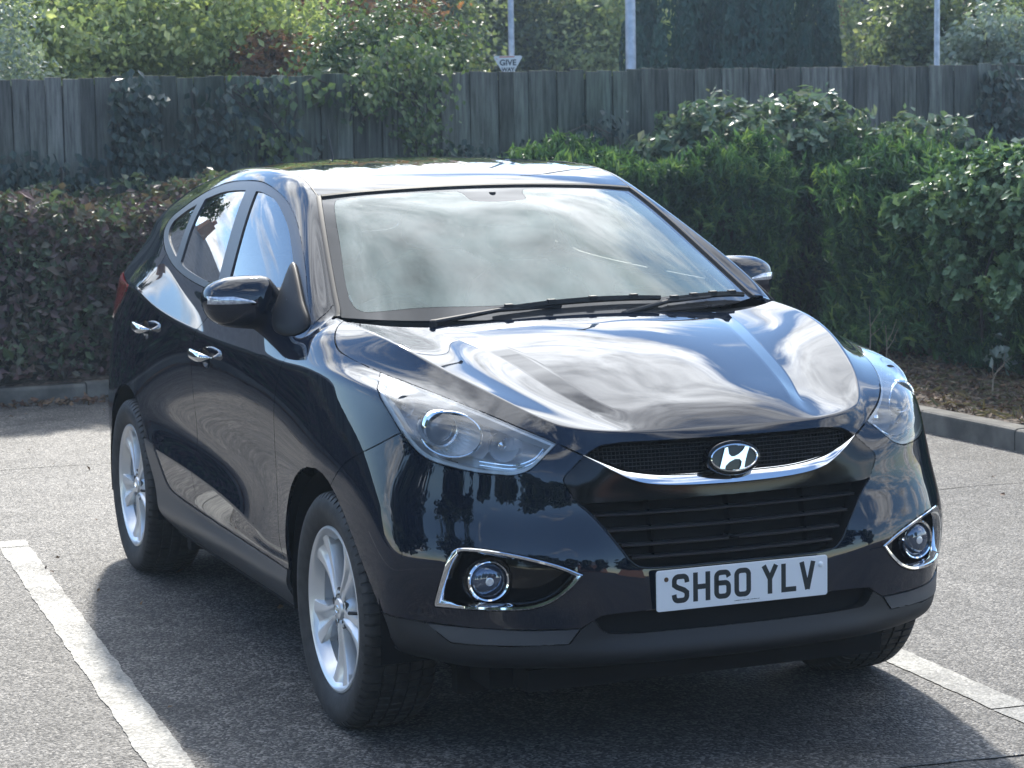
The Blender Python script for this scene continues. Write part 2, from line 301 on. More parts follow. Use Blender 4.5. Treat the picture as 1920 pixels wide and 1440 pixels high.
# ================= foliage ================================================================
def leaf_cloud(C, Nn, size, aspect=.55, fold=.25, tint=None, up=None, jit=1.0, droop=.0, seed=0):
    """one folded leaf (two quads) at every point of C; Nn = preferred facing"""
    r = np.random.default_rng(seed); n = len(C); v = r.normal(size=(n, 3))*jit+Nn; v /= np.linalg.norm(v, axis=1)[:, None]+1e-9
    t = r.normal(size=(n, 3)) if up is None else up+r.normal(size=(n, 3))*.35
    t -= v*(t*v).sum(1)[:, None]; t /= np.linalg.norm(t, axis=1)[:, None]+1e-9; b = np.cross(v, t); s = (size*r.uniform(.6, 1.35, n))[:, None]
    base, tip = C-t*s*.5, C+t*s*.5-v*s*droop; L_, R_ = C+b*s*aspect*.5-t*s*.08+v*s*fold*.3, C-b*s*aspect*.5-t*s*.08+v*s*fold*.3
    m1 = C+t*s*.18-v*s*.03
    Q = np.empty((n, 2, 4, 3)); Q[:, 0] = np.stack([base, m1, tip, L_], 1); Q[:, 1] = np.stack([base, R_, tip, m1], 1)
    me = quads_mesh(Q.reshape(-1, 3), n*2); at = me.attributes.new('tint', 'FLOAT', 'FACE'); tt_ = np.clip(tint if tint is not None else r.random(n), 0, 1); at.data.foreach_set('value', np.repeat(tt_, 2).astype(np.float32)); return me
def blob_points(n, blobs, seed=0, shell=.45, keep=None):
    """points spread through a union of ellipsoids, denser towards their surfaces, in small clumps"""
    r = np.random.default_rng(seed); B = np.array(blobs, float); w = (B[:, 3]*B[:, 4]*B[:, 5])**(2/3); w /= w.sum(); nc = max(12, n//16)
    k = r.choice(len(B), nc, p=w); d = r.normal(size=(nc, 3)); d /= np.linalg.norm(d, axis=1)[:, None]; q = (1-shell*r.random(nc)**1.6)*(1+.16*r.normal(size=nc))
    cc = B[k, :3]+d*B[k, 3:6]*q[:, None]; nn = d/B[k, 3:6]; nn /= np.linalg.norm(nn, axis=1)[:, None]
    i = r.integers(0, nc, n); sz = np.minimum(B[k][i][:, 3:6].min(1), 1.0)*.16; P_ = cc[i]+r.normal(size=(n, 3))*sz[:, None]; return P_, nn[i], i/nc*0+r.random(nc)[i]
def box_hedge(n, x0, x1, y0, y1, z0, z1, seed=0, amp=.12, freq=1.3, depth=.16):
    """points near the top and faces of a clipped block with a bumpy outline"""
    r = np.random.default_rng(seed); ax, ay, az = x1-x0, y1-y0, z1-z0; A = np.array([ax*ay*1.3, ax*az, ax*az*.3, ay*az*.3, ay*az]); A /= A.sum(); f = r.choice(5, n, p=A); u, v, dd = r.random(n), r.random(n), np.abs(r.normal(size=n))*depth
    P_ = np.empty((n, 3)); Nn = np.zeros((n, 3))
    for k in range(5):
        m = f == k
        if k == 0: P_[m] = np.stack([x0+ax*u[m], y0+ay*v[m], z1-dd[m]], 1); Nn[m] = (0, 0, 1)
        if k == 1: P_[m] = np.stack([x0+ax*u[m], y0+dd[m], z0+az*v[m]], 1); Nn[m] = (0, -1, .35)
        if k == 2: P_[m] = np.stack([x0+ax*u[m], y1-dd[m], z0+az*v[m]], 1); Nn[m] = (0, 1, .35)
        if k == 3: P_[m] = np.stack([x0+dd[m], y0+ay*u[m], z0+az*v[m]], 1); Nn[m] = (-1, 0, .35)
        if k == 4: P_[m] = np.stack([x1-dd[m], y0+ay*u[m], z0+az*v[m]], 1); Nn[m] = (1, 0, .35)
    tint = np.empty(n)
    for i in range(n):
        p = P_[i]; q = mnoise.noise(Vector((p[0]*freq, p[1]*freq, p[2]*freq+seed))); q2 = mnoise.noise(Vector((p[0]*4.3, p[1]*4.3, p[2]*4.3+seed))); P_[i] += Nn[i]*(q*amp*2+q2*amp*.8); tint[i] = q2
    return P_, Nn, tint, r
def core(x0, x1, y0, y1, z0, z1, m, parent, seed=0, amp=.12, freq=1.3, inset=.17):
    """the dense twiggy inside of a hedge"""
    V = []; F = []; st = .22
    def sheet(o_, a, b, na, nb):
        k = len(V)
        for i in range(na+1):
            for j in range(nb+1):
                p = o_+a*(i/na)+b*(j/nb); n_3 = mnoise.noise(Vector((p.x*freq, p.y*freq, p.z*freq+seed))); nn = a.cross(b).normalized(); p = p+nn*(n_3*amp*2+.05*mnoise.noise(p*6)); V.append(tuple(p))
        for i in range(na):
            for j in range(nb): F.append((k+i*(nb+1)+j, k+(i+1)*(nb+1)+j, k+(i+1)*(nb+1)+j+1, k+i*(nb+1)+j+1))
    a0, a1, b0, b1, c1 = x0+inset, x1-inset, y0+inset, y1-inset, z1-inset; X, Y, Z = Vector((a1-a0, 0, 0)), Vector((0, b1-b0, 0)), Vector((0, 0, c1-z0)); nx, ny, nz = (max(2, int(q/st)) for q in (a1-a0, b1-b0, c1-z0)); o_ = Vector((a0, b0, z0))
    sheet(o_+Z, X, Y, nx, ny); sheet(o_, X, Z, nx, nz); sheet(o_+Y, Z, X, nz, nx); sheet(o_, Z, Y, nz, ny); sheet(o_+X, Y, Z, ny, nz)
    return obj('inner_growth', pmesh(V, F), m, parent)
M['twig'] = add_noise(mat('twigs', (.05, .04, .03), .9), 14, (.018, .016, .012), (.055, .045, .032), bump=1, bscale=40, dist=.03)
M['bark'] = add_noise(mat('bark', (.1, .08, .06), .9), 9, (.05, .042, .034), (.13, .11, .09), bump=.6, stretch=(1, 1, .25))
M['lf_laurel'] = leafmat('laurel_leaves', [(0.043, 0.086, 0.054), (0.079, 0.144, 0.074), (0.122, 0.209, 0.100), (0.202, 0.288, 0.128)], .25, .34)
M['lf_yew'] = leafmat('conifer_hedge_leaves', [(0.029, 0.070, 0.039), (0.057, 0.119, 0.055), (0.106, 0.202, 0.075), (0.237, 0.326, 0.106)], .30, .5, .25)
M['lf_brown'] = leafmat('russet_leaves', [(.085, .045, .05), (.15, .085, .085), (.17, .12, .10), (.085, .10, .06), (.10, .14, .07), (.16, .20, .11)], .20, .5)
M['lf_ivy'] = leafmat('ivy_leaves', [(0.021, 0.039, 0.039), (0.033, 0.058, 0.049), (0.052, 0.085, 0.058)], .12, .45)
M['lf_vine'] = leafmat('vine_leaves', [(0.046, 0.075, 0.042), (0.078, 0.125, 0.054), (0.130, 0.181, 0.072), (0.195, 0.200, 0.084)], .32, .45)
M['lf_light'] = leafmat('pale_green_leaves', [(0.151, 0.202, 0.120), (0.246, 0.302, 0.149), (0.377, 0.420, 0.194), (0.600, 0.600, 0.329)], .50, .40)
M['lf_silver'] = leafmat('silvery_leaves', [(0.143, 0.195, 0.169), (0.234, 0.286, 0.247), (0.364, 0.403, 0.338)], .3, .5)
M['lf_rust'] = leafmat('autumn_leaves', [(0.132, 0.090, 0.067), (0.204, 0.136, 0.081), (0.288, 0.145, 0.081), (0.432, 0.181, 0.089), (0.240, 0.236, 0.105)], .45, .45)
M['lf_green'] = leafmat('green_leaves', [(0.069, 0.098, 0.072), (0.117, 0.154, 0.096), (0.196, 0.236, 0.120), (0.352, 0.358, 0.191)], .45, .40)
M['lf_dark'] = leafmat('dark_leaves', [(0.030, 0.060, 0.038), (0.053, 0.090, 0.053), (0.075, 0.128, 0.068)], .3, .5)
M['lf_conifer'] = leafmat('cypress_leaves', [(0.022, 0.055, 0.049), (0.038, 0.087, 0.070), (0.064, 0.127, 0.092)], .12, .6, .2)
M['lf_bramble'] = leafmat('bramble_leaves', [(0.060, 0.105, 0.067), (0.105, 0.164, 0.105), (0.164, 0.224, 0.149), (0.224, 0.209, 0.135)], .28, .42)
M['litter'] = leafmat('dead_leaves', [(.07, .035, .025), (.12, .06, .035), (.18, .11, .06), (.06, .045, .035)], .1, .7)
M['grassdry'] = leafmat('dry_stalks', [(.16, .13, .08), (.26, .21, .13), (.12, .12, .06)], .25, .7)

# ---- hedges
hl = empty('russet_hedge', (-9.45, -6, 0), label='russet brown leafy hedge along the left side in front of the fence', category='hedge')
C_, Nn, tq, r = box_hedge(88000, -9.95, -8.80, -14, 2.9, .12, 1.30, 3, .15, 1.1, .22)
m_ = C_[:, 1] > -4.2; keep = m_ | (r.random(len(C_)) < .15); C_, Nn, tq = C_[keep], Nn[keep], tq[keep]
zz = (C_[:, 2]-.1)/1.2; tint = np.clip(.44+.5*tq+r.normal(size=len(C_))*.16+.18*(r.random(len(C_)) < .16)*(1.6)-.0*zz, 0, 1)
o = obj('leaves', leaf_cloud(C_, Nn, .070*(1+.5*(r.random(len(C_)) < .06)), .60, .3, tint, seed=4, jit=1.25), M['lf_brown'], hl); o['kind'] = 'stuff'
k_ = core(-9.95, -8.80, -14, 2.9, .10, 1.30, M['twig'], hl, 3, .15, 1.1, .36)
for o_ in hl.children: o_.matrix_parent_inverse = hl.matrix_world.inverted()
bpy.context.view_layer.update()
def fixp(root):
    bpy.context.view_layer.update()
    for o_ in root.children: o_.matrix_parent_inverse = root.matrix_world.inverted()
fixp(hl)
def needle_hedge(name, label, x0, x1, y0, y1, z1, n, seed, near=True):
    root = empty(name, ((x0+x1)/2, (y0+y1)/2, 0), label=label, category='hedge')
    ns = n//7; C_, Nn, tq, r = box_hedge(ns, x0, x1, y0, y1, .15, z1, seed, .17, 1.25, .16)
    ax = Nn*.55+np.array([0, 0, .75])+r.normal(size=(ns, 3))*.33; ax[:, 2] += .15; ax /= np.linalg.norm(ax, axis=1)[:, None]      # one sprig = a fan of seven blades
    P_ = []; U_ = []; T_ = []; base_t = np.clip(.36+.6*tq+r.normal(size=ns)*.2, 0, 1)
    for k in range(7):
        side = r.normal(size=(ns, 3))*.42; P_.append(C_+ax*(k*.017)+side*.012); U_.append(ax+side); T_.append(base_t+.05*(k-3))
    P_, U_, T_ = np.concatenate(P_), np.concatenate(U_), np.clip(np.concatenate(T_), 0, 1)
    obj('leaves', leaf_cloud(P_, np.tile(Nn, (7, 1))*.6, .095, .22, .15, T_, up=U_*3, jit=.8, seed=seed), M['lf_yew'], root)['kind'] = 'stuff'
    core(x0, x1, y0, y1, .10, z1, M['twig'], root, seed, .17, 1.25, .27); fixp(root); return root
needle_hedge('conifer_hedge', 'tall dark green conifer hedge block right behind the car, below the fence', -10.35, -8.55, 3.35, 5.30, 1.40, 66000, 21)
needle_hedge('conifer_hedge', 'clipped green conifer hedge on the far right above the bare soil', -7.95, -2.6, 5.25, 7.3, 1.36, 130000, 22)
needle_hedge('conifer_hedge', 'low green conifer hedge between the far right hedge and the fence', -10.35, -8.75, 6.0, 9.8, 1.42, 50000, 23)
bpy.context.view_layer.update()

def bush(name, label, cat, blobs, n, size, m, seed, aspect=.6, group=None, stems=None, upw=None, tlo=.2, jit=.8, shell=.5, fold=.25, base=None):
    b0 = base or (blobs[0][0], blobs[0][1], 0); root = empty(name, b0, label=label, category=cat)
    if group: root['group'] = group
    P_, Nn, ct = blob_points(n, blobs, seed, shell); r = np.random.default_rng(seed+5); Nn = Nn+np.array([0, 0, .5])
    tint = np.clip(tlo+.55*ct+r.normal(size=n)*.15, 0, 1)
    o = obj('crown' if cat == 'tree' else 'leaves', leaf_cloud(P_, Nn, size, aspect, fold, tint, up=upw, jit=jit, seed=seed+1), m, root)
    if stems:
        mb = MB()
        for s in stems:
            mb.tube(catmull(s[:-1], 4), [s[-1]*(1-.65*k/(4*(len(s)-2))) for k in range(4*(len(s)-2)+1)], 8)
            if cat != 'tree': obj('stem', mb.mesh(), M['bark'], root); mb = MB()
        if cat == 'tree': obj('trunk', mb.mesh(), M['bark'], root)
    fixp(root); return root
def tree(name, label, x, y, h, r0, crown_z, n, size, m, seed, group='trees beyond the fence', tr=.09, squash=1.0, shell=.55, aspect=.6, nb=16):
    rs = random.Random(seed); blobs = []; stems = []; top = h-r0*.4
    for k in range(nb):
        a = rs.uniform(0, 2*math.pi); q = r0*.75*math.sqrt(rs.random()); z = rs.uniform(crown_z, h-r0*.35); f = 1-.45*abs((z-crown_z)/(h-crown_z)-.4); br = r0*rs.uniform(.30, .52)*f
        c = (x+q*math.cos(a)*f, y+q*math.sin(a)*f, z); blobs.append((*c, br, br, br*.8*squash))
        if k < 9: stems.append([(x, y, crown_z*.5+.1*k), (x+(c[0]-x)*.45, y+(c[1]-y)*.45, (crown_z*.6+z)/2), (c[0], c[1], z+.1), tr*.42])
    stems.append([(x, y, -.05), (x+.05, y-.03, h*.35), (x-.04, y+.06, h*.65), (x, y, h*.9), tr])
    return bush(name, label, 'tree', blobs, n, size, m, seed, aspect, group, stems, shell=shell, base=(x, y, 0))
G_T = 'trees beyond the fence'
tree('shrub_tree', 'loose pale green tree above the left end of the fence', -14.7, .9, 3.9, 2.2, 2.3, 30000, .075, M['lf_light'], 31)
tree('shrub_tree', 'silvery leaved shrub drooping over the fence at the far left', -12.0, -.05, 3.1, .95, 1.9, 9000, .055, M['lf_silver'], 32, tr=.03)
tree('shrub_tree', 'yellowish green tree left of the russet one, above the fence', -15.2, 2.9, 3.8, 1.6, 2.2, 18000, .08, M['lf_light'], 33)
tree('autumn_tree', 'brown and rust coloured tree behind the left half of the fence', -19.2, 4.3, 4.4, 2.3, 2.4, 26000, .10, M['lf_rust'], 34)
tree('autumn_tree', 'small reddish brown bush just showing over the fence top', -13.6, 3.1, 2.75, .62, 2.2, 4200, .07, M['lf_rust'], 35, tr=.03, nb=8)
tree('leafy_tree', 'mid green tree between the rust tree and the sign', -21.5, 6.0, 4.5, 2.0, 2.4, 20000, .10, M['lf_green'], 36)
tree('leafy_tree', 'large dark leaved tree behind the give way sign', -27.0, 10.0, 5.6, 3.2, 2.6, 34000, .13, M['lf_green'], 37, tr=.16)
tree('leafy_tree', 'pale willow-like tree right of the give way sign', -25.0, 12.0, 4.6, 2.2, 2.2, 22000, .10, M['lf_light'], 38)
tree('leafy_tree', 'green and yellow tree right of the dark cypress', -14.6, 11.05, 3.7, 1.35, 2.0, 20000, .085, M['lf_green'], 39)
tree('leafy_tree', 'dull green tree at the far right above the fence', -15.6, 12.9, 3.9, 1.6, 2.0, 20000, .085, M['lf_green'], 40)
tree('leafy_tree', 'pale bramble covered tree at the right edge above the fence', -13.1, 10.6, 3.1, .95, 2.1, 7000, .07, M['lf_silver'], 41, tr=.03)
tree('leafy_tree', 'pale green tree far behind the cypress', -32.0, 17.5, 8.0, 3.6, 2.6, 26000, .16, M['lf_light'], 42, tr=.18)
tree('leafy_tree', 'mid green tree far behind the rust coloured tree', -32.0, 7.5, 8.2, 3.6, 2.6, 26000, .16, M['lf_green'], 43, tr=.18)
tree('leafy_tree', 'dark tree far behind the pale tree on the left', -31.0, 1.6, 8.0, 3.8, 2.6, 26000, .16, M['lf_dark'], 44, tr=.18)
tree('leafy_tree', 'mid green tree far behind the right end of the fence', -27.5, 21.0, 7.6, 3.6, 2.4, 24000, .16, M['lf_green'], 45, tr=.18)
tree('leafy_tree', 'russet tree far behind the gap left of the sign post', -36.0, 12.6, 8.0, 3.4, 2.6, 20000, .16, M['lf_rust'], 47, tr=.18)
# cypress: upright flame of many vertical plumes
cy = empty('cypress', (-16.9, 9.26, 0), label='broad dark cypress with upright plumes beyond the fence', category='tree'); cy['group'] = G_T
rs = random.Random(5); PP = []; NN = []; UU = []; TT = []; r = np.random.default_rng(9)
for k in range(64):
    a = rs.uniform(0, 2*math.pi); q = .98*math.sqrt(rs.random()); bx, by = -16.9+q*math.cos(a), 9.26+q*math.sin(a)*1.05; hz = rs.uniform(3.3, 4.3)*(1-.16*q); n = 1100
    t = r.random(n)**.8; rr = .17*np.sin(np.pi*np.clip(t*.86+.10, 0, 1))**.7; an = r.random(n)*2*np.pi; z = .6+t*(hz-.6); flare = 1+.16*t
    PP.append(np.stack([-16.9+(bx+16.9)*flare+rr*np.cos(an), 9.26+(by-9.26)*flare+rr*np.sin(an), z], 1)); NN.append(np.stack([np.cos(an), np.sin(an), 0*an+.1], 1)); UU.append(np.stack([np.cos(an)*.35, np.sin(an)*.35, 0*an+1], 1)); TT.append(np.full(n, rs.random())*.6+r.random(n)*.4)
obj('crown', leaf_cloud(np.concatenate(PP), np.concatenate(NN), .10, .34, .1, np.concatenate(TT), up=np.concatenate(UU), jit=.35, seed=3), M['lf_conifer'], cy)
tb_ = MB(); tb_.tube([(-16.9, 9.26, -.05), (-16.9, 9.26, 1.2), (-16.88, 9.28, 3.0)], [.16, .13, .05], 10); obj('trunk', tb_.mesh(), M['bark'], cy); fixp(cy)

# ---- fence
M['fence'] = bpy.data.materials.new('weathered_fence_wood'); M['fence'].use_nodes = True
def fence_mat():
    n, l, b = nodes(M['fence']); tc = n.new('ShaderNodeTexCoord'); mp = n.new('ShaderNodeMapping'); mp.inputs['Scale'].default_value = (1, 9, .8); l.new(tc.outputs['Object'], mp.inputs[0])
    a = n.new('ShaderNodeTexNoise'); a.inputs['Scale'].default_value = 3.2; a.inputs['Detail'].default_value = 8; a.inputs['Roughness'].default_value = .7; l.new(mp.outputs[0], a.inputs['Vector'])
    g = n.new('ShaderNodeTexNoise'); g.inputs['Scale'].default_value = .5; g.inputs['Detail'].default_value = 4; l.new(tc.outputs['Object'], g.inputs['Vector'])
    at = n.new('ShaderNodeAttribute'); at.attribute_name = 'tint'
    c = n.new('ShaderNodeValToRGB'); e = c.color_ramp.elements; e[0].position = .28; e[0].color = (.045, .043, .038, 1); e[1].position = .72; e[1].color = (.255, .245, .215, 1); l.new(a.outputs[0], c.inputs[0])
    c2 = n.new('ShaderNodeValToRGB'); e = c2.color_ramp.elements; e[0].position = .4; e[0].color = (.75, .9, .78, 1); e[1].position = .62; e[1].color = (1, 1, 1, 1); l.new(g.outputs[0], c2.inputs[0])
    m1 = n.new('ShaderNodeMixRGB'); m1.blend_type = 'MULTIPLY'; m1.inputs[0].default_value = 1; l.new(c.outputs[0], m1.inputs[1]); l.new(c2.outputs[0], m1.inputs[2])
    mr = n.new('ShaderNodeMapRange'); mr.inputs[3].default_value = .55; mr.inputs[4].default_value = 1.35; l.new(at.outputs['Fac'], mr.inputs[0]); m2 = n.new('ShaderNodeVectorMath'); m2.operation = 'SCALE'; l.new(m1.outputs[0], m2.inputs[0]); l.new(mr.outputs[0], m2.inputs['Scale']); l.new(m2.outputs[0], b.inputs['Base Color'])
    b.inputs['Roughness'].default_value = .9; b.inputs['Specular IOR Level'].default_value = .2
    bp_ = n.new('ShaderNodeBump'); bp_.inputs['Strength'].default_value = .5; bp_.inputs['Distance'].default_value = .004; l.new(a.outputs[0], bp_.inputs['Height']); l.new(bp_.outputs[0], b.inputs['Normal'])
fence_mat()
fence = empty('fence', (-10.6, 3, 0), label='weathered grey close-boarded wooden fence behind the hedges', category='fence')
fb = MB(); tints = []; rs = random.Random(8); y = -18.0; ftop = lambda y: 2.165+.0075*max(0, y)+.006*mnoise.noise(Vector((y*.7, 0, 0)))
k = 0
while y < 32:
    w = .118+rs.uniform(-.006, .006); gap = rs.choice((0, .001, .001, .002, .003, .005)) if rs.random() < .9 else .008; xo = rs.uniform(-.006, .006)+(.014 if k % 2 else 0); tl = rs.gauss(0, .004); zt = ftop(y)+rs.uniform(-.012, .012); x0 = -10.58+xo
    V = [(x0-.02, y+tl*0, .02), (x0, y, .02), (x0, y+w, .02), (x0-.012, y+w, .02), (x0-.02, y+tl, zt), (x0+.0, y+tl, zt-.002), (x0, y+w+tl, zt-.004), (x0-.012, y+w+tl, zt-.003)]
    fb.add(V, [(0, 1, 2, 3), (4, 7, 6, 5), (1, 5, 6, 2), (0, 3, 7, 4), (0, 4, 5, 1), (3, 2, 6, 7)]); tints += [rs.random()]*6; y += w+.0055; k += 1
me = fb.mesh(False); at = me.attributes.new('tint', 'FLOAT', 'FACE'); at.data.foreach_set('value', tints); obj('boards', me, M['fence'], fence)
fr_ = MB(); yb_ = -18.0; rs = random.Random(21)
while yb_ < 32:
    L_ = rs.uniform(.5, 2.6); fr_.box((-10.622, yb_, .05), (-10.612, yb_+L_, ftop(yb_)-.05)); yb_ += L_+(.05 if rs.random() < .5 else .004)  # added backing strips that keep light out of most board gaps
for z in (.35, 1.1, 1.85): fr_.box((-10.70, -18, z), (-10.625, 32, z+.08))
obj('rails_and_backing', fr_.mesh(False), M['fence'], fence)
for y in np.arange(-17, 32, 2.45):
    pb_ = MB(); pb_.box((-10.80, y, -.1), (-10.70, y+.10, 2.12)); obj('post', pb_.mesh(False), M['fence'], fence)
fixp(fence)

# ---- climbers and brambles on the fence
def climber(label, pts, n, size, m, seed, hang=.25, stems=None, aspect=.72, jit=.55, cat='climber', name='climbing_plant', tlo=.15):
    """leaves hugging the fence face; pts = (y, z, ry, rz) patches"""
    r = np.random.default_rng(seed); B = np.array(pts, float); w = B[:, 2]*B[:, 3]; w /= w.sum(); nc = n//6+1; k = r.choice(len(B), nc, p=w); a = r.random(nc)*2*np.pi; q = np.sqrt(r.random(nc)); cy_ = B[k, 0]+B[k, 2]*q*np.cos(a); cz_ = B[k, 1]+B[k, 3]*q*np.sin(a)
    i = r.integers(0, nc, n); P_ = np.stack([-10.53+np.abs(r.normal(size=n))*hang*.4, cy_[i]+r.normal(size=n)*.06, cz_[i]+r.normal(size=n)*.06], 1)
    up = np.tile(np.array([.25, 0, -1.0]), (n, 1)); Nn = np.tile(np.array([1.0, 0, .5]), (n, 1)); root = empty(name, (-10.5, B[0, 0], 0), label=label, category=cat)
    obj('leaves', leaf_cloud(P_, Nn, size, aspect, .2, np.clip(tlo+.6*r.random(nc)[i]+.1*r.normal(size=n), 0, 1), up=up, jit=jit, seed=seed+1), m, root)
    mb = MB(); rs = random.Random(seed)
    for b_ in pts:
        for q in range(3):
            y0 = b_[0]+rs.uniform(-.5, .5)*b_[2]; P2 = [(-10.54, y0+rs.uniform(-.1, .1), max(.2, b_[1]-b_[3]*1.3)), (-10.52, y0+rs.uniform(-.15, .15), b_[1]), (-10.53, b_[0]+rs.uniform(-1, 1)*b_[2]*.6, b_[1]+b_[3]*.8)]; mb = MB(); mb.tube(catmull(P2, 5), .006, 5); obj('stem', mb.mesh(), M['bark'], root)
    fixp(root); return root
climber('dark ivy climbing the fence at the left behind the russet hedge', [(.95, 1.75, .16, .42), (1.2, 1.5, .30, .16), (.25, 1.42, .35, .12)], 800, .075, M['lf_ivy'], 51)
climber('dark creeper spread over the fence left of the car roof', [(1.75, 1.75, .45, .40), (2.15, 1.5, .4, .25), (1.5, 1.95, .3, .15)], 260, .080, M['lf_ivy'], 52)
climber('small pale green sprig low on the fence behind the car roof', [(1.98, 1.66, .16, .10)], 70, .075, M['lf_vine'], 53, tlo=.4)
climber('leafy creeper falling over the fence top in two strands', [(2.10, 2.00, .08, .14), (2.35, 2.08, .08, .10), (1.85, 2.09, .08, .06)], 75, .075, M['lf_vine'], 54)
climber('bright green vine hanging over the middle of the fence', [(3.0, 2.12, .42, .12), (3.18, 1.80, .16, .28), (2.75, 1.98, .16, .12), (3.05, 2.3, .35, .15)], 1250, .055, M['lf_vine'], 55, hang=.5)
climber('ivy at the right end of the fence', [(8.55, 1.85, .28, .32), (8.8, 1.5, .3, .3)], 700, .075, M['lf_ivy'], 56)
climber('sparse creeper low on the middle of the fence', [(4.6, 1.62, .35, .18), (4.2, 1.48, .4, .12), (3.5, 1.5, .4, .10)], 420, .06, M['lf_ivy'], 57)
bush('green_bush', 'bright green bush rising behind the middle of the fence', 'bush', [(-11.5, 3.2, 2.35, .5, .62, .42), (-11.3, 2.9, 2.15, .4, .4, .3), (-11.4, 3.65, 2.3, .4, .35, .35)], 9000, .06, M['lf_vine'], 60, stems=[[(-11.5, 3.2, 0), (-11.5, 3.25, 1.2), (-11.45, 3.2, 2.2), .03]])
bush('bramble', 'grey-green bramble mound leaning on the fence above the conifer hedge', 'bramble', [(-9.95, 5.55, 1.70, .35, .50, .26), (-9.85, 6.30, 1.74, .35, .45, .24), (-9.9, 5.0, 1.56, .3, .3, .20), (-9.6, 5.9, 1.62, .3, .6, .18)], 4200, .085, M['lf_bramble'], 61, stems=[[(-10.0, 5.6, .1), (-9.95, 5.5, .9), (-9.7, 5.7, 1.7), .012], [(-9.9, 6.5, .1), (-9.8, 6.3, 1.0), (-9.5, 6.2, 1.6), .012]])
bush('bramble', 'second bramble mound farther right against the fence', 'bramble', [(-9.8, 7.25, 1.60, .3, .42, .20), (-9.6, 6.85, 1.52, .3, .35, .16), (-9.5, 7.6, 1.45, .2, .25, .12)], 2600, .085, M['lf_bramble'], 62, stems=[[(-9.9, 7.2, .1), (-9.85, 7.2, .9), (-9.6, 7.3, 1.6), .012], [(-9.6, 7.6, .3), (-9.4, 8.2, 1.5), (-9.2, 8.7, 1.2), .008]])
bush('ivy_clump', 'glossy pale ivy spilling over the top of the far right hedge', 'ivy', [(-6.4, 5.10, 1.15, .35, .12, .12), (-5.9, 5.10, 1.22, .45, .15, .2), (-5.3, 5.1, 1.28, .45, .15, .25), (-4.8, 5.1, 1.3, .4, .15, .3), (-5.6, 5.35, 1.50, .75, .3, .07), (-5.9, 5.06, .85, .25, .08, .25), (-5.35, 5.06, .75, .2, .08, .2)], 8500, .066, M['lf_laurel'], 63, aspect=.75, tlo=.45, stems=[[(-5.9, 5.3, .1), (-5.85, 5.25, .7), (-5.7, 5.35, 1.2), .012]])
bush('ivy_clump', 'few large light leaves on the hedge right of the brambles', 'ivy', [(-9.2, 8.1, 1.50, .25, .30, .08), (-9.0, 8.6, 1.46, .3, .25, .08)], 200, .10, M['lf_silver'], 64, aspect=.7, tlo=.3, stems=[[(-9.2, 8.1, .2), (-9.2, 8.1, 1.0), (-9.15, 8.2, 1.45), .01]])

# ---- ground litter, twigs and seedlings on the soil
def scatter_ground(name, n, region, size, m, seed, aspect, stand=0.0, kind='stuff', jit=.5, hh=verge_h):
    r = np.random.default_rng(seed); x0, x1, y0, y1 = region; P_ = np.stack([r.uniform(x0, x1, n), r.uniform(y0, y1, n), np.zeros(n)], 1)
    P_[:, 2] = [hh(a, b)+.012+stand*.5 for a, b in P_[:, :2]]
    up = np.tile(np.array([0, 0, 1.0]), (n, 1)) if stand else None
    return obj(name, leaf_cloud(P_, np.tile(np.array([0, 0, 1.0]) if not stand else np.array([.6, -.4, .1]), (n, 1)), size, aspect, .3, up=up, jit=jit, seed=seed+1), m, kind='stuff')
scatter_ground('leaf_litter', 5200, (-8.3, -2.0, 4.25, 5.9), .045, M['litter'], 71, .6)
scatter_ground('dry_stalks', 1500, (-7.6, -2.0, 4.25, 5.3), .10, M['grassdry'], 72, .06, jit=.6)
obj('leaf_drift', (lambda r: leaf_cloud(np.stack([-8.56+np.abs(r.normal(size=900))*.07, r.uniform(-5, 1.2, 900), .008+np.abs(r.normal(size=900))*.018], 1), np.tile(np.array([.2, 0, 1.0]), (900, 1)), .05, .6, .3, seed=74, jit=.7))(np.random.default_rng(73)), M['litter'], kind='stuff')
scatter_ground('leaf_litter', 160, (-8.3, 3.0, -4.5, 3.95), .032, M['litter'], 76, .55, hh=lambda a, b: .0)
rs = random.Random(3); pale = mat('pale_twig', (.35, .28, .2), .8)
for (x, y, h), lab in zip(((-6.35, 4.85, .30), (-5.0, 4.75, .18), (-6.8, 5.0, .38)), ('forked pale leafless sapling sticking out of the bare soil right of the car', 'shortest leafless sapling near the kerb right of the car', 'tallest leafless sapling close under the far right hedge')):
    z = verge_h(x, y); tw = MB(); tw.tube([(x, y, z-.02), (x-.02, y+.02, z+h*.5), (x+.03, y-.02, z+h)], [.006, .004, .002], 6)
    for q in (.45, .62): c_ = (x-.02*(1-abs(q-.5)*2), y+.02*(1-abs(q-.5)*2), z+h*q); tw.tube([c_, (c_[0]+rs.uniform(-.04, .04), c_[1]+rs.uniform(.03, .09), c_[2]+.06), (c_[0]+rs.uniform(-.06, .06), c_[1]+rs.uniform(.06, .12), c_[2]+.14)], [.003, .002, .0012], 5)
    obj('dry_sapling', tw.mesh(), pale, label=lab, category='sapling', group='leafless saplings on the soil')
for i, (x, y, lab) in enumerate(((-6.6, 5.2, 'seedling with a single large round leaf at the foot of the right hedge'), (-4.35, 5.25, 'strap leaved green seedling at the right edge of the soil'), (-5.5, 5.15, 'small pale leaved seedling in the middle of the soil bank'))):
    bush('seedling', lab, 'plant', [(x, y, verge_h(x, y)+.16, .12, .12, .10)], (26, 70, 30)[i], (.11, .13, .08)[i], M['lf_silver' if i else 'lf_vine'], 80+i, aspect=(.8, .25, .6)[i], tlo=.35, stems=[[(x, y, verge_h(x, y)-.02), (x, y, verge_h(x, y)+.08), (x+.02, y, verge_h(x, y)+.18), .004]])

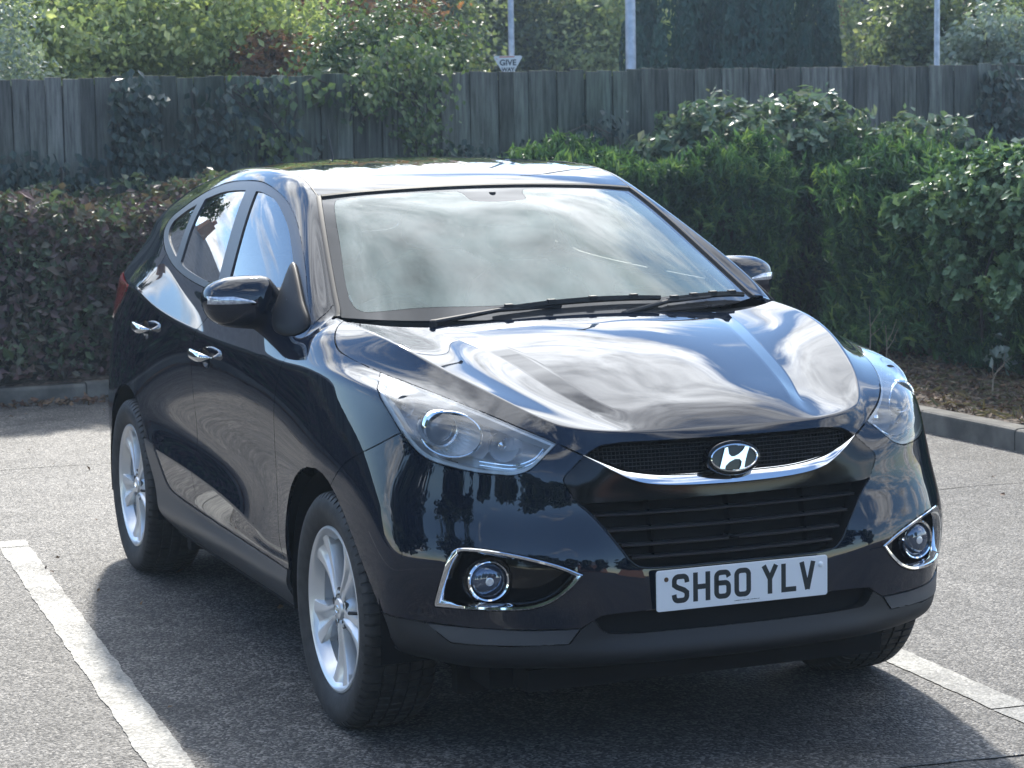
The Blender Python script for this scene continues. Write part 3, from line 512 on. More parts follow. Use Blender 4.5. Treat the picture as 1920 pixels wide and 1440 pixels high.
# ---- posts and sign
M['galv'] = add_noise(mat('galvanised_steel', (.45, .47, .5), .5, .35), 14, (.34, .37, .42), (.52, .56, .62))
def lamp_post(x, y, r0, r1, h, label, arm):
    root = empty('lamp_post', (x, y, 0), label=label, category='lamp post'); mb = MB(); mb.tube([(x, y, -.05), (x, y, 1.2), (x, y, 1.25), (x, y, h)], [r0*1.35, r0*1.35, r0, r1], 20)
    d = Vector((arm[0], arm[1], 0)); mb.tube([(x, y, h-.1), (x+d.x*.4, y+d.y*.4, h+.15), (x+d.x, y+d.y, h+.22)], r1*.7, 10); obj('column', mb.mesh(), M['galv'], root)
    hb2 = MB(); c = Vector((x+d.x*1.25, y+d.y*1.25, h+.22)); dn = d.normalized(); s = Vector((-dn.y, dn.x, 0)); G = []
    for t in (-1, -.8, 0, .8, 1):
        f = (1-abs(t)**3)*.9+.1; G.append([tuple(c+dn*t*.3+s*.11*f*math.cos(a)+Vector((0, 0, .05*f*math.sin(a)))) for a in [2*math.pi*k/14 for k in range(14)]])
    hb2.grid(G, closed_v=True, flip=True); obj('lamp_head', hb2.mesh(), M['galv'], root); fixp(root)
lamp_post(-17.03, 6.62, .034, .031, 6.0, 'slim grey lamp post rising behind the give way sign', (.5, .5))
lamp_post(-15.55, 7.37, .055, .052, 8.0, 'thick grey lamp post left of the dark cypress', (.9, -.6))
lamp_post(-11.8, 8.72, .028, .022, 5.0, 'thin grey lamp post above the right end of the fence', (.4, .6))
sgn = empty('give_way_sign', (-16.95, 6.55, 0), label='small white give way sign showing above the fence top', category='road sign')
d_ = Vector((.927, -.374, 0)); s_ = Vector((.374, .927, 0)); sc_ = Vector((-16.93, 6.535, 0))
def sg(u, z, off=0): p = sc_+s_*u*.75+d_*off; return (p.x, p.y, z)
ZT = 2.545; tri = [(-.19, 0), (.19, 0), (.205, -.012), (.203, -.035), (.022, -.335), (0, -.348), (-.022, -.335), (-.203, -.035), (-.205, -.012)]
sm = MB(); sm.add([sg(u, ZT+z*.75, .004) for u, z in tri]+[sg(u, ZT+z*.75, -.004) for u, z in tri], [tuple(range(9))[::-1], tuple(range(9, 18))]+[(i, (i+1) % 9, 9+(i+1) % 9, 9+i) for i in range(9)])
M['signwhite'] = mat('sign_white', (.72, .72, .70), .5); M['signred'] = mat('faded_sign_red', (.62, .28, .22), .5)
obj('sign_plate', sm.mesh(False), M['signwhite'], sgn)
rd = MB()
def bandtri(k0, k1, off):
    n = len(tri); cx = (0, -.12)
    a = [(cx[0]+(u-cx[0])*k0, cx[1]+(z-cx[1])*k0) for u, z in tri]; b = [(cx[0]+(u-cx[0])*k1, cx[1]+(z-cx[1])*k1) for u, z in tri]
    rd.grid([[sg(u, ZT+z, off) for u, z in a], [sg(u, ZT+z, off) for u, z in b]], closed_v=True)
rd.add([sg(-.12, ZT-.004, .0055), sg(.10, ZT-.004, .0055), sg(.09, ZT-.018, .0055), (sg(-.13, ZT-.022, .0055))], [(3, 2, 1, 0)])
rd.add([sg(-.175, ZT-.030, .0055), sg(-.160, ZT-.026, .0055), sg(-.155, ZT-.040, .0055), (sg(-.168, ZT-.044, .0055))], [(3, 2, 1, 0)])
obj('red_border', rd.mesh(False), M['signred'], sgn)
def text(body, u, z, size, parent, off=.006):
    cu = bpy.data.curves.new('lettering', 'FONT'); cu.body = body; cu.size = size; cu.align_x = 'CENTER'; cu.extrude = .0008; cu.offset = .0022; o = bpy.data.objects.new('lettering', cu); COL.objects.link(o)
    bpy.context.view_layer.update(); dg = bpy.context.evaluated_depsgraph_get(); me = bpy.data.meshes.new_from_object(o.evaluated_get(dg)); bpy.data.objects.remove(o)
    me.transform(Matrix([[s_.x, 0, d_.x, sg(u, z, off)[0]], [s_.y, 0, d_.y, sg(u, z, off)[1]], [0, 1, 0, z], [0, 0, 0, 1]])); return obj('lettering', me, M['ink'], parent, label='black word %s on the sign' % body)
t1 = text('GIVE', 0, ZT-.103, .088, sgn); t2 = text('WAY', 0, ZT-.170, .060, sgn)
br_ = MB(); br_.box((-17.02, 6.56, ZT-.10), (-16.95, 6.62, ZT-.07)); obj('bracket', br_.mesh(False), M['galv'], sgn); fixp(sgn)

# ---- houses round the car park (seen as slivers above the trees and in the car's paint)
M['brick'] = bpy.data.materials.new('brick'); M['brick'].use_nodes = True
def brick():
    n, l, b = nodes(M['brick']); tc = n.new('ShaderNodeTexCoord'); br = n.new('ShaderNodeTexBrick'); br.inputs['Scale'].default_value = 4.4; br.inputs['Color1'].default_value = (.30, .13, .08, 1); br.inputs['Color2'].default_value = (.22, .10, .065, 1); br.inputs['Mortar'].default_value = (.35, .32, .28, 1); br.inputs['Mortar Size'].default_value = .018
    mp = n.new('ShaderNodeMapping'); mp.inputs['Rotation'].default_value = (rad(90), 0, 0); l.new(tc.outputs['Object'], mp.inputs[0]); l.new(mp.outputs[0], br.inputs['Vector']); l.new(br.outputs[0], b.inputs['Base Color']); b.inputs['Roughness'].default_value = .9
brick()
M['slate'] = add_noise(mat('roof_slate', (.09, .10, .12), .7), 3, (.07, .08, .10), (.14, .15, .17), stretch=(1, 1, 6)); M['wframe'] = mat('white_window_frame', (.75, .76, .78), .4); M['pane'] = mat('house_glass', (.05, .07, .09), .05, 0, .8)
def house(loc, rot, w, d, h, rh, label, group='houses beyond the car park'):
    root = empty('house', loc, label=label, category='house', group=group); root.rotation_euler = (0, 0, rad(rot))
    b = MB(); b.add([(-w/2, -d/2, 0), (w/2, -d/2, 0), (w/2, d/2, 0), (-w/2, d/2, 0), (-w/2, -d/2, h), (w/2, -d/2, h), (w/2, d/2, h), (-w/2, d/2, h), (-w/2, 0, h+rh), (w/2, 0, h+rh)], [(0, 1, 5, 4), (1, 2, 6, 9, 5), (2, 3, 7, 6), (3, 0, 4, 8, 7)]); obj('wall', b.mesh(False), M['brick'], root)
    rf = MB(); e = .35; t = .12
    for s in (-1, 1):
        y0, y1 = s*(d/2+e), 0; z0, z1 = h-e*rh/(d/2), h+rh; V = [(-w/2-e, y0, z0), (w/2+e, y0, z0), (w/2+e, y1, z1), (-w/2-e, y1, z1)]; V += [(a, b_, c+t) for a, b_, c in V]; rf.add(V, [(0, 1, 2, 3), (4, 7, 6, 5), (0, 4, 5, 1), (1, 5, 6, 2), (3, 2, 6, 7), (0, 3, 7, 4)])
    ro_ = obj('roof', rf.mesh(False), M['slate'], root); c = MB(); c.box((w*.28, -.3, h+rh-.4), (w*.28+.7, .3, h+rh+.9)); c.box((w*.28+.15, -.12, h+rh+.9), (w*.28+.4, .12, h+rh+1.2)); obj('chimney', c.mesh(False), M['brick'], ro_)
    for sy in (-1, 1):
        for i in range(int(w//3)):
            x = -w/2+1.5+i*3
            for z in (1.0, 3.6):
                if z+1.2 > h: continue
                f = MB(); y = sy*(d/2+.02); 
                for a, b_ in (((x-.6, z), (x+.6, z+.08)), ((x-.6, z+1.12), (x+.6, z+1.2)), ((x-.6, z+.08), (x-.52, z+1.12)), ((x+.52, z+.08), (x+.6, z+1.12)), ((x-.04, z+.08), (x+.04, z+1.12))): f.box((a[0], min(y, y-sy*.06), a[1]), (b_[0], max(y, y-sy*.06), b_[1]))
                fo = obj('window', f.mesh(False), M['wframe'], root); g = MB(); yy = sy*(d/2+.004); g.add([(x-.52, yy, z+.08), (x+.52, yy, z+.08), (x+.52, yy, z+1.12), (x-.52, yy, z+1.12)], [(0, 1, 2, 3) if sy < 0 else (3, 2, 1, 0)]); obj('pane', g.mesh(False), M['pane'], fo)
    return root
house((-33, -10.3, 0), 75, 17, 8, 3.6, 2.4, 'brick house with grey slate roof mirrored in the side windows of the car')
house((-46, 19.5, 0), 65, 12, 8, 5.2, 2.8, 'brick house with pale window frames between the two lamp posts')
house((-38, 24.5, 0), 60, 10, 8, 5.0, 2.6, 'brick house just visible above the green tree right of the cypress')
house((34, 4, 0), 80, 16, 8, 5.0, 2.8, 'brick house behind the camera mirrored in the front bumper')
for i, (x, y, h, m, w) in enumerate(((17, -13, 7.5, 'lf_dark', 'dense dark tree'), (21, -8.5, 9.0, 'lf_dark', 'round dark tree'), (22, -18.5, 9.0, 'lf_dark', 'tallest dark tree'), (18, -4.6, 6.4, 'lf_dark', 'low dark tree'), (23, .8, 7.0, 'lf_dark', 'dark tree beside the house'), (12, -17.5, 6.0, 'lf_dark', 'low broad tree'), (24, 7.5, 7.5, 'lf_dark', 'dark tree beyond the house'), (17, 12.5, 6.5, 'lf_dark', 'wide dark tree at the far right'), (-3.5, -17, 8.0, 'lf_dark', 'broad dark tree left of the parked car'), (5.5, -18.5, 8.5, 'lf_dark', 'tall dark tree to the left'))):
    tree('leafy_tree', w+' behind the camera mirrored in the bumper', x, y, h, h*.42, h*.2, 11000, .42, M[m], 100+i, group='trees mirrored in the car paint', tr=.14, nb=22)
tree('leafy_tree', 'branchy tree mirrored in the rear side window', -17, -2.1, 5.2, 1.15, 1.6, 5000, .13, M['lf_dark'], 110, group='trees mirrored in the car paint')
# ---- master body surface (y>0 half cage) -------------------------------------------------
def lerp_tab(Y, T, y):
    # smooth (Catmull-Rom) table lookup
    Y = list(Y); i = max(0, min(len(Y)-2, max(k for k in range(len(Y)-1) if Y[k] <= y + 1e-9)))
    t = (y-Y[i])/(Y[i+1]-Y[i])
    def g(k): return T[max(0, min(len(T)-1, k))]
    m0 = (T[i+1]-g(i-1))/2 if i > 0 else 0.0
    m1 = (g(i+2)-T[i])/2 if i < len(T)-2 else T[i+1]-T[i]
    return (2*t**3-3*t*t+1)*T[i]+(t**3-2*t*t+t)*m0+(-2*t**3+3*t*t)*T[i+1]+(t**3-t*t)*m1
Y0 = [0, .20, .36, .47, .60, .72]
FR = {0: (.285, [.79, .78, .76, .735, .675, .575]), 1: (.318, [.872, .864, .845, .812, .755, .655]),
      2: (.365, [.868, .861, .843, .816, .765, .672]), 3: (.41, [.856, .851, .838, .816, .763, .668]),
      4: (.51, [.842, .841, .836, .822, .772, .685]), 5: (.60, [.830, .828, .825, .818, .765, .690]),
      6: (.71, [.806, .801, .790, .772, .725, .640]), 7: (.79, [.798, .792, .778, .757, .70, .595])}
FY = [0, .14, .26, .30, .37, .46, .60, .72]
P = {}
for r_, (z_, T_) in FR.items():
    for s_, y_ in enumerate(FY):
        P[r_, s_] = (lerp_tab(Y0, T_, y_), y_, z_)
for s_, v_ in enumerate([(.793, 0, .855), (.790, .14, .855), (.780, .26, .856), (.775, .30, .857), (.762, .37, .858), (.728, .47, .862), (.675, .60, .885), (.575, .70, .93)]): P[8, s_] = v_
for s_, v_ in enumerate([(.785, 0, .888), (.782, .14, .888), (.770, .26, .889), (.765, .30, .889), (.748, .37, .890), (.712, .465, .892), (.63, .565, .937), (.50, .642, .978)]): P[9, s_] = v_
for s_, v_ in enumerate([(.767, 0, .912), (.764, .14, .913), (.757, .26, .916), (.752, .30, .918), (.736, .37, .923), (.690, .455, .936), (.60, .515, .968), (.47, .575, 1.012)]): P[10, s_] = v_
P[7, 6] = (.70, .61, .812); P[7, 7] = (.60, .725, .822)
# stations 8.. : list of rows 0..10
SIDE = {
 8: [(.45, .77, .285), (.50, .812, .318), (.52, .826, .365), (.505, .835, .41), (.53, .840, .51), (.52, .846, .60), (.465, .845, .72), (.47, .812, .835), (.42, .79, .965), (.33, .71, 1.015), (.30, .636, 1.06)],
 9: [(.30, .80, .265), (.38, .858, .315), (.39, .874, .365), (.40, .882, .41), (.38, .893, .51), (.34, .898, .61), (.29, .894, .75), (.27, .872, .88), (.22, .838, 1.015), (.12, .767, 1.047), (.10, .687, 1.109)],
 10: [(0, .80, .24), (0, .88, .305), (0, .893, .365), (0, .90, .41), (0, .908, .51), (0, .912, .62), (0, .912, .76), (0, .897, .90), (-.05, .870, 1.035), (-.10, .80, 1.09), (-.10, .715, 1.14)],
 11: [(-.25, .80, .24), (-.25, .88, .32), (-.25, .893, .365), (-.25, .90, .41), (-.25, .905, .51), (-.25, .908, .62), (-.25, .907, .76), (-.25, .899, .90), (-.27, .880, 1.032), (-.30, .81, 1.12), (-.30, .727, 1.158)],
 12: [(-.47, .84, .25), (-.47, .890, .325), (-.47, .892, .365), (-.47, .886, .405), (-.47, .893, .47), (-.47, .894, .60), (-.47, .896, .74), (-.47, .899, .90), (-.47, .889, 1.027), (-.45, .855, 1.095)],
 13: [(-.68, .84, .25), (-.68, .890, .32), (-.68, .893, .36), (-.68, .886, .40), (-.68, .898, .455), (-.68, .884, .60), (-.68, .886, .74), (-.68, .898, .90), (-.68, .896, 1.026), (-.68, .868, 1.11)],
 14: [(-1.05, .84, .25), (-1.05, .890, .32), (-1.05, .893, .36), (-1.05, .886, .40), (-1.05, .905, .50), (-1.05, .880, .61), (-1.05, .884, .74), (-1.05, .898, .90), (-1.05, .903, 1.03), (-1.05, .868, 1.12)],
 15: [(-1.45, .84, .25), (-1.45, .890, .315), (-1.45, .893, .36), (-1.45, .886, .40), (-1.45, .906, .53), (-1.45, .880, .63), (-1.45, .884, .75), (-1.45, .898, .91), (-1.45, .906, 1.045), (-1.45, .866, 1.13)],
 16: [(-1.80, .84, .25), (-1.80, .890, .31), (-1.80, .893, .36), (-1.80, .886, .41), (-1.80, .907, .545), (-1.80, .881, .64), (-1.80, .886, .76), (-1.80, .899, .92), (-1.80, .907, 1.065), (-1.80, .862, 1.15)],
 17: [(-2.10, .84, .25), (-2.10, .890, .31), (-2.10, .893, .36), (-2.10, .889, .42), (-2.10, .905, .55), (-2.10, .887, .65), (-2.10, .892, .77), (-2.10, .901, .93), (-2.10, .904, 1.09), (-2.10, .850, 1.18)],
 18: [(-2.35, .82, .25), (-2.35, .890, .31), (-2.35, .895, .36), (-2.35, .896, .43), (-2.35, .904, .55), (-2.35, .900, .66), (-2.35, .902, .79), (-2.35, .903, .95), (-2.35, .897, 1.12), (-2.35, .830, 1.21)],
 19: [(-2.64, .80, .25), (-2.64, .890, .31), (-2.64, .898, .36), (-2.64, .903, .43), (-2.64, .908, .55), (-2.64, .912, .66), (-2.64, .912, .80), (-2.64, .900, .97), (-2.64, .878, 1.145), (-2.64, .80, 1.24)],
 20: [(-2.93, .80, .25), (-2.93, .880, .31), (-2.93, .890, .36), (-2.93, .893, .43), (-2.93, .898, .55), (-2.93, .900, .66), (-2.93, .895, .80), (-2.93, .880, .98), (-2.92, .850, 1.15), (-2.91, .77, 1.25)],
 21: [(-3.12, .78, .25), (-3.15, .845, .31), (-3.16, .862, .36), (-3.16, .865, .43), (-3.17, .868, .55), (-3.17, .866, .66), (-3.16, .857, .80), (-3.14, .838, .98), (-3.11, .80, 1.15), (-3.10, .73, 1.25)],
 22: [(-3.28, .70, .25), (-3.33, .765, .31), (-3.35, .785, .36), (-3.36, .79, .43), (-3.37, .79, .55), (-3.36, .785, .66), (-3.34, .77, .80), (-3.30, .745, .98), (-3.26, .69, 1.14), (-3.22, .63, 1.23)],
 23: [(-3.36, .56, .25), (-3.44, .61, .31), (-3.46, .62, .36), (-3.47, .62, .43), (-3.48, .62, .55), (-3.47, .61, .66), (-3.44, .60, .80), (-3.39, .58, .98), (-3.34, .54, 1.13), (-3.30, .50, 1.21)],
 24: [(-3.40, .38, .25), (-3.49, .41, .31), (-3.51, .41, .36), (-3.52, .41, .43), (-3.52, .41, .55), (-3.51, .41, .66), (-3.47, .40, .80), (-3.42, .39, .98), (-3.37, .37, 1.13), (-3.34, .34, 1.21)],
 25: [(-3.41, .19, .25), (-3.50, .20, .31), (-3.52, .20, .36), (-3.53, .20, .43), (-3.53, .20, .55), (-3.52, .20, .66), (-3.48, .20, .80), (-3.43, .20, .98), (-3.38, .19, 1.13), (-3.35, .17, 1.21)],
 26: [(-3.42, 0, .25), (-3.51, 0, .31), (-3.53, 0, .36), (-3.54, 0, .43), (-3.54, 0, .55), (-3.53, 0, .66), (-3.49, 0, .80), (-3.44, 0, .98), (-3.39, 0, 1.13), (-3.36, 0, 1.21)],
}
for s_, L_ in SIDE.items():
    for r_, v_ in enumerate(L_): P[r_, s_] = v_
# greenhouse rows: belt 11, mid 12, arc 13, roof edge 14
PC = (-.43, .800, 1.145)          # front corner of the side glass
GH = {
 11: [None, (-.68, .838, 1.162), (-1.05, .850, 1.180), (-1.45, .848, 1.190), (-1.80, .840, 1.208), (-2.10, .818, 1.237), (-2.35, .790, 1.280), (-2.62, .755, 1.335), (-2.88, .725, 1.335), (-3.08, .68, 1.32), (-3.19, .585, 1.29), (-3.26, .47, 1.28), (-3.30, .32, 1.28), (-3.31, .16, 1.28), (-3.32, 0, 1.28)],
 12: [None, (-.67, .780, 1.240), (-1.03, .755, 1.325), (-1.43, .755, 1.380), (-1.79, .750, 1.395), (-2.09, .745, 1.395), (-2.34, .738, 1.390), (-2.60, .728, 1.385), (-2.87, .703, 1.385), (-3.08, .66, 1.365), (-3.18, .565, 1.345), (-3.24, .45, 1.345), (-3.27, .31, 1.35), (-3.28, .155, 1.35), (-3.285, 0, 1.35)],
 13: [None, (-.67, .736, 1.300), (-1.03, .664, 1.455), (-1.42, .640, 1.548), (-1.78, .640, 1.562), (-2.08, .652, 1.537), (-2.33, .675, 1.490), (-2.58, .696, 1.428), (-2.86, .655, 1.438), (-3.09, .61, 1.41), (-3.175, .535, 1.40), (-3.215, .43, 1.41), (-3.235, .30, 1.42), (-3.24, .15, 1.425), (-3.245, 0, 1.425)],
 14: [(-.43, .735, 1.168), (-.71, .676, 1.324), (-1.085, .597, 1.524), (-1.40, .582, 1.592), (-1.77, .578, 1.606), (-2.08, .580, 1.597), (-2.35, .583, 1.568), (-2.62, .588, 1.530), (-2.90, .575, 1.490), (-3.12, .54, 1.455), (-3.24, .47, 1.45), (-3.275, .38, 1.475), (-3.29, .26, 1.492), (-3.295, .13, 1.50), (-3.30, 0, 1.503)],
}
for r_, L_ in GH.items():
    for k_, v_ in enumerate(L_):
        if v_: P[r_, 12+k_] = v_
HOOD = {  # rows on ridge stations 6..11 : columns c0..c4
 6: [(.665, 0, .967), (.663, .14, .966), (.647, .268, .957), (.641, .312, .9455), (.628, .405, .950)],
 7: [(.50, 0, 1.020), (.50, .14, 1.018), (.49, .312, 1.002), (.485, .360, .989), (.48, .455, .992)],
 8: [(.30, 0, 1.079), (.30, .15, 1.076), (.30, .346, 1.056), (.30, .397, 1.043), (.30, .50, 1.043)],
 9: [(.10, 0, 1.124), (.10, .16, 1.121), (.10, .382, 1.102), (.10, .437, 1.090), (.10, .55, 1.091)],
 10: [(-.05, 0, 1.146), (-.05, .17, 1.144), (-.07, .425, 1.126), (-.075, .480, 1.118), (-.09, .60, 1.121)],
 11: [(-.155, 0, 1.158), (-.16, .18, 1.155), (-.195, .45, 1.141), (-.205, .50, 1.137), (-.24, .61, 1.143)]}
TOP = {  # windscreen / roof rows on stations 12..21 : columns y=0 .. near edge
 12: [(-.21, 0, 1.150), (-.225, .25, 1.150), (-.285, .50, 1.155), (-.35, .64, 1.161)],
 13: [(-.60, 0, 1.366), (-.605, .24, 1.363), (-.635, .45, 1.350), (-.67, .58, 1.338)],
 14: [(-1.00, 0, 1.550), (-1.01, .20, 1.549), (-1.035, .40, 1.541), (-1.06, .51, 1.533)],
 15: [(-1.38, 0, 1.610), (-1.38, .2, 1.609), (-1.385, .40, 1.603), (-1.39, .50, 1.597)],
 16: [(-1.77, 0, 1.630), (-1.77, .2, 1.629), (-1.77, .40, 1.622), (-1.77, .50, 1.614)],
 17: [(-2.08, 0, 1.632), (-2.08, .2, 1.630), (-2.08, .40, 1.620), (-2.08, .50, 1.609)],
 18: [(-2.36, 0, 1.622), (-2.36, .2, 1.620), (-2.355, .40, 1.604), (-2.35, .50, 1.587)],
 19: [(-2.66, 0, 1.604), (-2.65, .2, 1.599), (-2.64, .40, 1.579), (-2.63, .50, 1.557)],
 20: [(-2.94, 0, 1.580), (-2.93, .2, 1.574), (-2.92, .38, 1.553), (-2.91, .48, 1.527)],
 21: [(-3.16, 0, 1.556), (-3.15, .17, 1.549), (-3.14, .32, 1.528), (-3.13, .44, 1.495)]}

def build_cage():
    verts = []; idx = {}
    def V(key, co):
        if key not in idx: idx[key] = len(verts); verts.append(co)
        return idx[key]
    faces = []; crease = {}
    for k, v in P.items(): V(k, v)
    V('pc', PC)
    for r, L in HOOD.items():
        for c, v in enumerate(L): V(('h', r, c), v)
    for r, L in TOP.items():
        for c, v in enumerate(L): V(('t', r, c), v)
    def Q(*k): faces.append(tuple(idx[a] for a in k))
    for s in range(26):                        # skirt bands
        top = 10 if s < 11 else 9
        for r in range(top):
            Q((r, s), (r, s+1), (r+1, s+1), (r+1, s))
    # station 11->12 fan into the pillar
    faces.pop()                                # placeholder to keep order simple
    faces.append(tuple(idx[a] for a in ((8, 25), (8, 26), (9, 26), (9, 25))))
    Q((9, 11), (9, 12), 'pc', (14, 12)); Q((9, 11), (14, 12), (10, 11))
    Q((9, 12), (9, 13), (11, 13), 'pc')
    Q('pc', (11, 13), (12, 13)); Q('pc', (12, 13), (13, 13)); Q('pc', (13, 13), (14, 13), (14, 12))
    for s in range(13, 26):
        Q((9, s), (9, s+1), (11, s+1), (11, s))
        for r in (11, 12, 13): Q((r, s), (r, s+1), (r+1, s+1), (r+1, s))
    # hood
    def hv(r, c):
        if r == 5: return (10, c)
        return (10, r) if c == 5 else ('h', r, c)
    for r in range(5, 11):
        for c in range(5): Q(hv(r, c), hv(r, c+1), hv(r+1, c+1), hv(r+1, c))
    # roof
    def tv(r, c):
        if r == 22: return (14, 26-c)
        return (14, r) if c == 4 else ('t', r, c)
    for r in range(12, 22):
        for c in range(4): Q(tv(r, c), tv(r, c+1), tv(r+1, c+1), tv(r+1, c))
    def C(a, b, w):
        a, b = idx[a], idx[b]; crease[(min(a, b), max(a, b))] = w
    for s in range(5): C((10, s), (10, s+1), .5)
    for s in range(5, 11): C((10, s), (10, s+1), .8)
    for s in range(8, 13): C((8, s), (8, s+1), .45)
    for s in range(13, 21): C((8, s), (8, s+1), .55)
    for s in range(13, 18): C((4, s), (4, s+1), .7)
    for s in range(12, 20): C((14, s), (14, s+1), .4)
    for s in range(5, 26): C((3, s), (3, s+1), .3)
    for r in range(6, 11):
        C(('h', r, 2), ('h', r+1, 2) if r < 11 else None, .75) if r < 11 else 0
        C(('h', r, 3), ('h', r+1, 3), .65) if r < 11 else 0
    return verts, faces, crease

def subdivide(verts, faces, crease, level):
    me = bpy.data.meshes.new('cage'); me.from_pydata(verts, [], faces); me.update()
    at = me.attributes.new('crease_edge', 'FLOAT', 'EDGE')
    for e in me.edges:
        k = tuple(sorted(e.vertices))
        if k in crease: at.data[e.index].value = crease[k]
    ob = bpy.data.objects.new('cage', me); bpy.context.scene.collection.objects.link(ob)
    m = ob.modifiers.new('m', 'MIRROR'); m.use_axis = (False, True, False); m.merge_threshold = 1e-4
    s = ob.modifiers.new('s', 'SUBSURF'); s.levels = level; s.render_levels = level; s.boundary_smooth = 'PRESERVE_CORNERS'
    s.use_limit_surface = False
    dg = bpy.context.evaluated_depsgraph_get(); ev = ob.evaluated_get(dg); em = ev.to_mesh()
    n = len(em.vertices); co = np.empty(n*3); em.vertices.foreach_get('co', co); co = co.reshape(-1, 3)
    no = np.empty(n*3); em.vertices.foreach_get('normal', no); no = no.reshape(-1, 3)
    F = np.array([tuple(p.vertices) for p in em.polygons])
    ev.to_mesh_clear(); bpy.data.objects.remove(ob); bpy.data.meshes.remove(me)
    return co, no, F

def master_surface(level=4):
    V0, F0, cr = build_cage()
    T = np.array(V0, float); ctrl = T.copy()
    for it in range(3):
        co, no, F = subdivide([tuple(v) for v in ctrl], F0, cr, 2)
        # cage vertices come first in the subdivided mesh
        d = T - co[:len(T)]
        d[np.abs(T[:, 1]) < 1e-6, 1] = 0
        ctrl = ctrl + .75*d
    ctrl[np.abs(T[:, 1]) < 1e-6, 1] = 0
    keys = list(P.keys())                      # fair the flank: smooth half-width along each row
    for r_ in range(2, 13):
        for rep in range(2):
            ids = [keys.index((r_, s_)) for s_ in range(10, 22) if (r_, s_) in P]
            y = ctrl[ids, 1].copy(); x = ctrl[ids, 0]
            for k in range(1, len(ids)-1):
                t = (x[k]-x[k-1])/(x[k+1]-x[k-1]); ctrl[ids[k], 1] = .4*y[k]+.6*((1-t)*y[k-1]+t*y[k+1])
    co, no, F = subdivide([tuple(v) for v in ctrl], F0, cr, level)
    keep = co[F][:, :, 1].mean(1) > 0
    F = F[keep]; used = np.unique(F); mp = -np.ones(len(co), int); mp[used] = np.arange(len(used))
    return co[used], no[used], mp[F]
# ================= the car =================================================================
car = empty('car', (0, 0, 0), label='glossy black five-door hatchback SUV parked in the bay between the white lines', category='car')
MCO, MNO, MF = master_surface(4)
MBV = BVHTree.FromPolygons([Vector(v) for v in MCO], [tuple(int(i) for i in f) for f in MF])
def on(p):
    l, n, i, d = MBV.find_nearest(Vector(p)); return l
def nrm(p):
    l, n, i, d = MBV.find_nearest(Vector(p)); a, b, c, e = (int(k) for k in MF[i])
    w = []
    for k in (a, b, c, e): w.append(1/(1e-5+(Vector(MCO[k])-l).length))
    v = sum((Vector(MNO[k])*w_ for k, w_ in zip((a, b, c, e), w)), Vector()); return v.normalized()
bm = bmesh.new()
_v = [bm.verts.new(v) for v in MCO]; bm.verts.index_update()
for f in MF: bm.faces.new([_v[i] for i in f])
bm.faces.ensure_lookup_table()
CUTS = []
def cut(pts, closed=False, n=5, smooth=True):
    P = catmull([Vector(p) for p in pts], n, closed) if smooth else [Vector(p) for p in pts]
    P = [on(p) for p in P]
    if closed: P.append(P[0])
    # drop coincident points
    Q = [P[0]]
    for p in P[1:]:
        if (p-Q[-1]).length > 2e-3: Q.append(p)
    if closed: Q[-1] = Q[0].copy()
    A = np.array([tuple(q) for q in Q]); lo, hi = A.min(0)-.06, A.max(0)+.06
    loc = [f for f in bm.faces if lo[0] < f.verts[0].co.x < hi[0] and lo[1] < f.verts[0].co.y < hi[1] and lo[2] < f.verts[0].co.z < hi[2]]
    C = np.array([tuple(f.calc_center_median()) for f in loc]); keep = np.zeros(len(loc), bool)
    for q in A: keep |= ((C-q)**2).sum(1) < .05**2
    loc = set(f for f, k in zip(loc, keep) if k)
    segs = []
    for a, b in zip(Q[:-1], Q[1:]):
        d = b-a; L = d.length
        if L < 1e-5: continue
        mid = (a+b)/2; nn = nrm(mid); pn = d.cross(nn).normalized(); dd = d/L
        R = L/2+.024
        sel = [f for f in loc if f.is_valid and (f.calc_center_median()-mid).length < R+.012]
        if not sel: continue
        es = set(e for f in sel for e in f.edges); vs = set(v for f in sel for v in f.verts)
        r = bmesh.ops.bisect_plane(bm, geom=sel+list(es)+list(vs), dist=2e-5, plane_co=mid, plane_no=pn)
        for g in r['geom']:
            if isinstance(g, bmesh.types.BMFace): loc.add(g)
        segs.append((a, dd, L, pn, mid))
        loc = set(f for f in loc if f.is_valid)
    CUTS.append([tuple(np.array(tuple(k)) if not isinstance(k, float) else k for k in q) for q in segs])
    return Q
HEAD = [(.129, .771, 1.046), (.319, .718, 1.017), (.494, .647, .98), (.627, .565, .937), (.709, .476, .892), (.717, .516, .86), (.718, .554, .831), (.709, .584, .818), (.690, .615, .813), (.649, .677, .819), (.586, .736, .831), (.533, .773, .845), (.483, .797, .869), (.421, .815, .911), (.333, .827, .973), (.237, .82, 1.015)]
def piece(*runs):                 # chain of smooth runs with sharp corners between them
    out = []
    for r in runs:
        c = catmull(r, 5); out += c if not out else c[1:]
    return out
head_line = piece(HEAD[0:5], HEAD[4:14], HEAD[13:16], [HEAD[15], HEAD[0]])
cut(head_line[:-1], True, smooth=False)
TIP = (.757, .417, .862)
cut(piece([(-.335, .715, 1.158), (-.315, .745, 1.153), (-.27, .775, 1.137), (-.20, .80, 1.11), (-.124, .812, 1.088), (-.04, .805, 1.074), (.04, .792, 1.062), HEAD[0]]), smooth=False)
cut([HEAD[4], (.735, .446, .877), TIP], n=3)
G_TOP = [(.785, -.05, .889), (.785, 0, .889), (.782, .15, .889), (.77, .26, .889), (.76, .33, .888), (.752, .372, .881), TIP]
G_SIDE = [TIP, (.757, .445, .837), (.756, .478, .803), (.764, .462, .765), (.772, .446, .738)]
